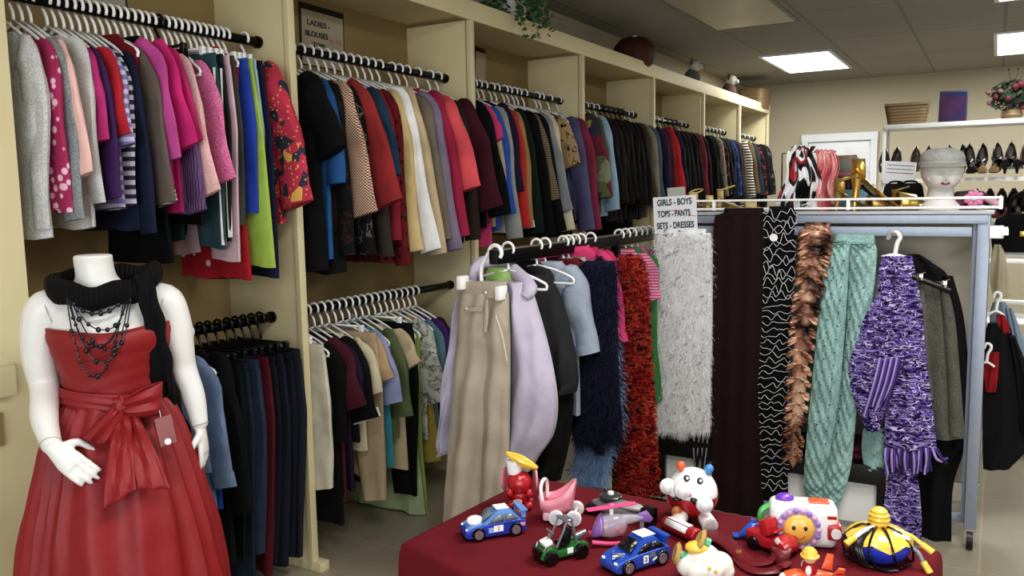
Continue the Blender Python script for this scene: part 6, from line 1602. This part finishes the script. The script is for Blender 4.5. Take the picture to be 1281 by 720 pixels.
for x, y, z, r, nm in ((-.046, -.012, .068, .016, 'hand'), (.02, -.05, .05, .016, 'hand'), (-.02, -.046, .074, .016, 'snout')):
    b = BM(); ball(b, (x, y, z), (r, r * .7, r)); h_ = obj(nm, b, c_wht, t); b = BM(); ball(b, (x, y - r * .55, z), (r * .6, r * .3, r * .6)); obj('pad', b, P_('pad_pale', 'e0e0e2'), h_)
for x, z in ((-.012, .094), (.012, .09)):
    b = BM(); ball(b, (x, -.036, z), (.006, .003, .0065), 10, 8); e = obj('eye', b, c_dk, t); b = BM(); ball(b, (x + .001, -.0385, z + .001), .003, 8, 6); obj('eye_glint', b, c_wht, e)
b = BM(); ball(b, (.002, -.0455, .054), (.009, .004, .006), 10, 8, roty(.6)); obj('patch', b, c_dk, t); b = BM(); ball(b, (-.03, -.042, .055), (.010, .004, .004), 10, 8); obj('patch', b, c_dk, t)
b = BM(); ball(b, (-.008, -.046, .066), (.006, .003, .004), 10, 8); obj('cheek', b, c_pink, t); b = BM(); ball(b, (-.03, -.041, .03), (.01, .005, .012), 10, 8); obj('badge', b, P_('badge_gold', 'b8702a'), t)
# 9 red torch
t = toy('toy_torch', 'red toy torch with a white label lying in front of the cow toy', 851, 670, 'toy', (830, 660))
b = BM(); loft(b, [[V((x, r * math.cos(a), .017 + r * math.sin(a))) for a in [2 * PI * q / 18 for q in range(18)]] for x, r in ((.052, .006), (.048, .013), (.036, .0165), (-.03, .0155), (-.05, .017), (-.054, .014))]); obj('barrel', b, c_redp, t)
b = BM(); box(b, (0, .0, .0335), (.066, .014, .0016), bev=.0006); box(b, (0, .0148, .024), (.066, .0016, .013)) if False else None; obj('label_strip', b, c_wht, t)
b = BM(); rg = [[V((x, .0168 * math.cos(a), .017 + .0168 * math.sin(a))) for a in [-.3 - PI / 2 + (1.2) * q / 8 + (PI / 2 + .0) for q in range(9)]] for x in (-.034, .034)]
loft(b, [[V((x, .0169 * math.cos(a), .017 + .0169 * math.sin(a))) for a in [.15 + .9 * q / 8 for q in range(9)]] for x in (-.032, .034)], False, False, closed=False); obj('label', b, c_wht, t, solid=.0008, label='white label')
# 10 dark red satin tie
t = toy('necktie', 'folded dark red satin tie with small gold emblem beside the red truck', 930, 692, 'tie')
c = t.location.copy(); m_tie = flat('tie_satin', '6c0e1e', .4, var=.15)
b = BM(); tube(b, [ctop(x, y) - c + V((0, 0, z)) for x, y, z in ((882, 672, .008), (905, 682, .012), (925, 696, .008), (940, 706, .007), (962, 708, .012), (978, 700, .018), (984, 694, .012))], [.026, .022, .02, .022, .024, .02, .012], 12, n=40, flatv=(.4, .9, 0), ry=.006); obj('tie_blade', b, m_tie, t)
b = BM(); tube(b, [ctop(x, y) - c + V((0, 0, z)) for x, y, z in ((890, 668, .004), (915, 684, .004), (938, 712, .004), (965, 716, .006), (985, 706, .005))], [.02, .02, .018, .018, .012], 12, n=30, flatv=(.4, .9, 0), ry=.004); obj('tie_tail', b, m_tie, t)
b = BM(); p = ctop(926, 697) - c + V((0, -.012, .018))
for a in (0, .8, -.8): box(b, p, (.012, .0018, .002), rotz(.4) @ roty(a))
obj('emblem', b, m_gold, t)
# 11 cloud toy
t = toy('toy_cloud', 'cream cloud-shaped toy with yellow cap and tan discs, front edge', 880, 722, 'toy', None, .45)
m_cloud = P_('cloud_cream', 'ecebdd', .4)
b = BM()
for x, y, z, r in ((-.028, 0, .026, .026), (.0, .0, .036, .034), (.03, 0, .026, .028), (.014, -.014, .022, .024), (-.014, -.014, .02, .022), (.042, -.004, .016, .018)): ball(b, (x, y, z), (r, r * .75, r), 20, 14)
o = obj('body', b, m_cloud, t); remesh(o, .0022, 5)
b = BM(); ball(b, (-.012, .0, .062), (.025, .02, .012)); obj('cap', b, c_yel, t)
for x, z, ry_ in ((-.052, .05, .3), (-.006, .078, .5)):
    b = BM(); M = Matrix.Translation((x, .0, z)) @ Matrix.Rotation(ry_ + PI / 2, 4, 'Y'); lathe(b, [(0, -.004), (.016, -.005), (.022, 0), (.016, .005), (0, .004)], 22, M, cap0=False, cap1=False); d_ = obj('disc', b, P_('disc_tan', 'c8a448'), t)
    b = BM(); tube(b, [V((x, 0, z)), V((x + .016, 0, z - .008))], [.008, .011], 12); obj('disc_stem', b, P_('stem_green', '3fae78'), d_)
for x, z in ((.006, .034), (.018, .028)):
    b = BM(); ball(b, (x, -.032, z), (.004, .002, .004), 10, 8); obj('spot', b, c_yel, t)
# 12 toy camera
t = toy('toy_camera', 'white toy camera with yellow sun face and purple shutter button', 1003, 678, 'toy camera', None, .3); t.scale = (1.32, 1.3, 1.32)
b = BM(); box(b, (0, 0, .036), (.105, .05, .072), bev=.016, seg=4); obj('body', b, c_wht, t)
b = BM(); tube(b, [(-.008, -.024, .034), (-.008, -.031, .034)], [.0345, .032], 32); rim = obj('lens_ring', b, P_('ring_lilac', 'b09acc'), t)
for k in range(18):
    a = 2 * PI * k / 18; b = BM(); ball(b, (-.008 + .03 * math.cos(a), -.031, .034 + .03 * math.sin(a)), (.0045, .003, .0045), 8, 6); obj('petal', b, P_('petal_violet', '9a7ac4') if k % 2 else P_('petal_pink', 'd8a0c4'), rim)
b = BM(); ball(b, (-.008, -.031, .034), (.0245, .009, .0245), 24, 16); fc = obj('sun_face', b, P_('sun_yellow', 'f4bc3c'), t)
for s in (-1, 1):
    b = BM(); ball(b, (-.008 + s * .009, -.0395, .039), (.003, .002, .0035), 8, 6); obj('eye', b, c_dk, fc)
b = BM(); tube(b, [(-.008 + .01 * math.cos(a), -.0395, .031 + .008 * math.sin(a)) for a in [PI * 1.15 + PI * .7 * q / 8 for q in range(9)]], .0012, 6); obj('mouth', b, c_org, fc)
b = BM(); ball(b, (-.028, 0, .074), (.015, .012, .008)); obj('shutter_button', b, P_('button_violet', '7a3cc0'), t)
b = BM(); box(b, (.024, -.004, .072), (.032, .02, .008), bev=.003); obj('orange_button', b, c_org, t)
b = BM(); box(b, (.042, -.0252, .054), (.014, .001, .005)); obj('maker_tag', b, c_redp, t)
b = BM(); box(b, (.046, -.004, .03), (.022, .052, .026), bev=.006); kn = obj('side_grip', b, c_redp, t); b = BM(); tube(b, [(.048, -.03, .03), (.048, -.033, .03)], .008, 16); obj('grip_dot', b, c_wht, kn)
b = BM(); tube(b, [(-.05, -.004, .062), (-.063, -.008, .055), (-.066, -.008, .04), (-.056, -.006, .022)], .005, 8, n=14); obj('carry_handle', b, P_('handle_green', '3cb44c'), t)
# 13 red pick-up with blue trunk
t = toy('toy_truck', 'red open toy truck with black wheels before the toy camera', 966, 688, 'toy truck', (990, 698))
b = BM(); prism(b, [(-.05, .014), (-.052, .036), (-.008, .034), (-.002, .03), (.012, .03), (.02, .04), (.042, .034), (.05, .024), (.05, .012), (-.045, .01)], .046, bev=.003); bo = obj('body', b, c_redp, t)
b = BM(); box(b, (-.01, 0, .05), (.022, .04, .034), roty(-.25), bev=.007); obj('seat', b, c_redp, t)
b = BM(); tube(b, [(.012 + .008 * math.cos(a), .014 * math.sin(a), .046 + .006 * math.cos(a)) for a in [2 * PI * q / 16 for q in range(17)]], .003, 6); obj('steering_wheel', b, c_redp, t)
for x in (.03, -.03):
    for s in (-1, 1): wheel(t, (x, s * .024, .0135), .0135, .012, c_dk, c_dk)
b = BM(); box(b, (.03, -.022, .036), (.011, .003, .011), roty(.7), bev=.001); obj('sticker', b, c_wht, t, label='white diamond sticker')
t = toy('toy_dolphin', 'small blue animal figure behind the red truck', 940, 674, 'toy', None, .3)
b = BM(); loft(b, [[V((x, w * math.cos(a), z + h * math.sin(a))) for a in [2 * PI * q / 14 for q in range(14)]] for x, w, h, z in ((-.03, .004, .003, .006), (-.02, .01, .009, .012), (-.004, .015, .018, .022), (.012, .014, .015, .024), (.024, .009, .009, .018), (.032, .003, .003, .013))]); o = obj('body', b, P_('figure_blue', '1f58c0'), t)
b = BM(); prism(b, [(-.004, .036), (-.002, .048), (.008, .046), (.012, .036)], .006, bev=.0015); obj('fin', b, P_('figure_blue', '1f58c0'), t)
b = BM(); box(b, (-.033, 0, .007), (.012, .022, .004), bev=.0015); obj('tail', b, P_('figure_blue', '1f58c0'), t)
# 14 orange plane with a little driver
t = toy('toy_plane', 'orange toy plane with white nose at the front edge of table', 1012, 735, 'toy plane', (985, 735))
b = BM(); loft(b, [[V((x, w * math.cos(a), .02 + h * math.sin(a))) for a in [2 * PI * q / 16 for q in range(16)]] for x, w, h in ((.05, .008, .008), (.044, .016, .013), (.025, .02, .017), (-.02, .018, .015), (-.05, .008, .008), (-.056, .003, .004))]); obj('fuselage', b, c_org, t)
b = BM(); ball(b, (.046, 0, .018), (.012, .014, .012)); obj('nose', b, c_wht, t)
b = BM(); box(b, (.004, 0, .012), (.03, .1, .006), bev=.002); obj('wing', b, c_org, t)
for s in (-1, 1):
    b = BM(); prism(b, [(-.03, .03), (-.044, .058), (-.056, .056), (-.05, .026)], .005, Matrix.Translation((0, s * .013, 0)) @ Matrix.Rotation(-s * .35, 4, 'X'), bev=.0015); obj('tail_fin', b, c_org, t)
t2 = thing('toy_figure', 'tiny toy figure in a yellow hard hat riding the orange plane', 'toy figure', t.location + V((0, 0, .0)), t.rotation_euler.z)
b = BM(); lathe(b, [(0, .026), (.012, .026), (.015, .036), (.012, .05), (.008, .053), (0, .053)], 18, cap0=False, cap1=False); obj('torso', b, c_redp, t2)
b = BM(); ball(b, (0, 0, .061), .0125, 16, 12); hd_ = obj('head', b, P_('toy_skin', 'e8b494'), t2)
for s in (-1, 1):
    b = BM(); ball(b, (.0115, s * .004, .062), .0015, 8, 6); obj('eye', b, c_dk, hd_)
    b = BM(); ball(b, (.006, s * .013, .04), (.006, .005, .01)); obj('arm', b, c_wht, t2)
b = BM(); lathe(b, [(.0175, .0635), (.0175, .066), (.015, .067), (.0135, .074), (.008, .08), (0, .081)], 20, cap0=True, cap1=False); obj('hard_hat', b, c_yel, t2)
# 15 yellow and blue bee hive toy with black cords
t = toy('toy_beehive', 'yellow and blue beehive-topped game wrapped in black cords', 1098, 697, 'toy', None, .45); t.scale = (1.12, 1.12, 1.02)
b = BM(); lathe(b, [(0, 0), (.03, .0), (.046, .01), (.055, .025), (.0575, .036), (.056, .044)], 36, cap0=False, cap1=False)
obj('blue_bowl', b, P_('bowl_blue', '1f40c0'), t)
b = BM(); rg = [[V((r * math.cos(a), r * math.sin(a), z + (.007 * abs((q % 6) - 3) / 1.5 - .007 if k == 0 else 0))) for q, a in enumerate([2 * PI * q / 36 for q in range(36)])] for k, (r, z) in enumerate(((.0585, .041), (.055, .05), (.046, .058), (.03, .064), (.016, .067)))]
loft(b, rg, False, True); obj('yellow_dome', b, c_yel, t)
b = BM(); lathe(b, [(.012, .064), (.0165, .071), (.019, .075), (.0155, .0785), (.0195, .083), (.0155, .0875), (.018, .0915), (.0135, .0955), (.0145, .099), (.008, .105), (0, .107)], 24, cap0=True, cap1=False); obj('hive_top', b, c_yel, t)
rc = random.Random(6)
for k in range(9):
    a = -2.75 + .55 * (k / 5) + rc.uniform(-.08, .08) if k < 6 else (-1.5, -.75, -3.3)[k - 6]
    b = BM(); tube(b, [V((.012 * math.cos(a), .012 * math.sin(a), .07)), V((.035 * math.cos(a), .035 * math.sin(a), .066)), V((.059 * math.cos(a), .059 * math.sin(a), .042)), V((.061 * math.cos(a + .1), .061 * math.sin(a + .1), .022)), V((.056 * math.cos(a + .3), .056 * math.sin(a + .3), .005)), V((.05 * math.cos(a + .9), .062 * math.sin(a + .9), .004))], .0024, 6, n=30); obj('cord', b, c_dk, t)
for pts, cc in (([(-.012, -.01, .07), (-.036, -.024, .066), (-.052, -.03, .056)], c_wht), ([(.012, -.01, .066), (.045, -.026, .06), (.062, -.036, .047)], c_yel), ([(.03, -.03, .05), (.052, -.042, .035), (.06, -.05, .018)], c_grey)):
    b = BM(); tube(b, pts, .0042, 8, n=12); o = obj('tube_arm', b, cc, t)
    e = V(pts[-1]); d = (e - V(pts[-2])).normalized(); b = BM(); tube(b, [e, e + d * .022], [.006, .0065], 10); obj('yellow_tip', b, c_yel, o)
b = BM(); box(b, (.03, -.028, .06), (.03, .014, .005), rotz(-.3) @ roty(.3), bev=.002); obj('white_switch', b, c_wht, t)
# 16 red thing just in view at the front edge
t = toy('toy_racer', 'red and grey toy racer barely in view at the front edge', 1044, 752, 'toy car', (1009, 754))
car(t, .11, .05, .045, c_redp, c_redp, c_grey, None)
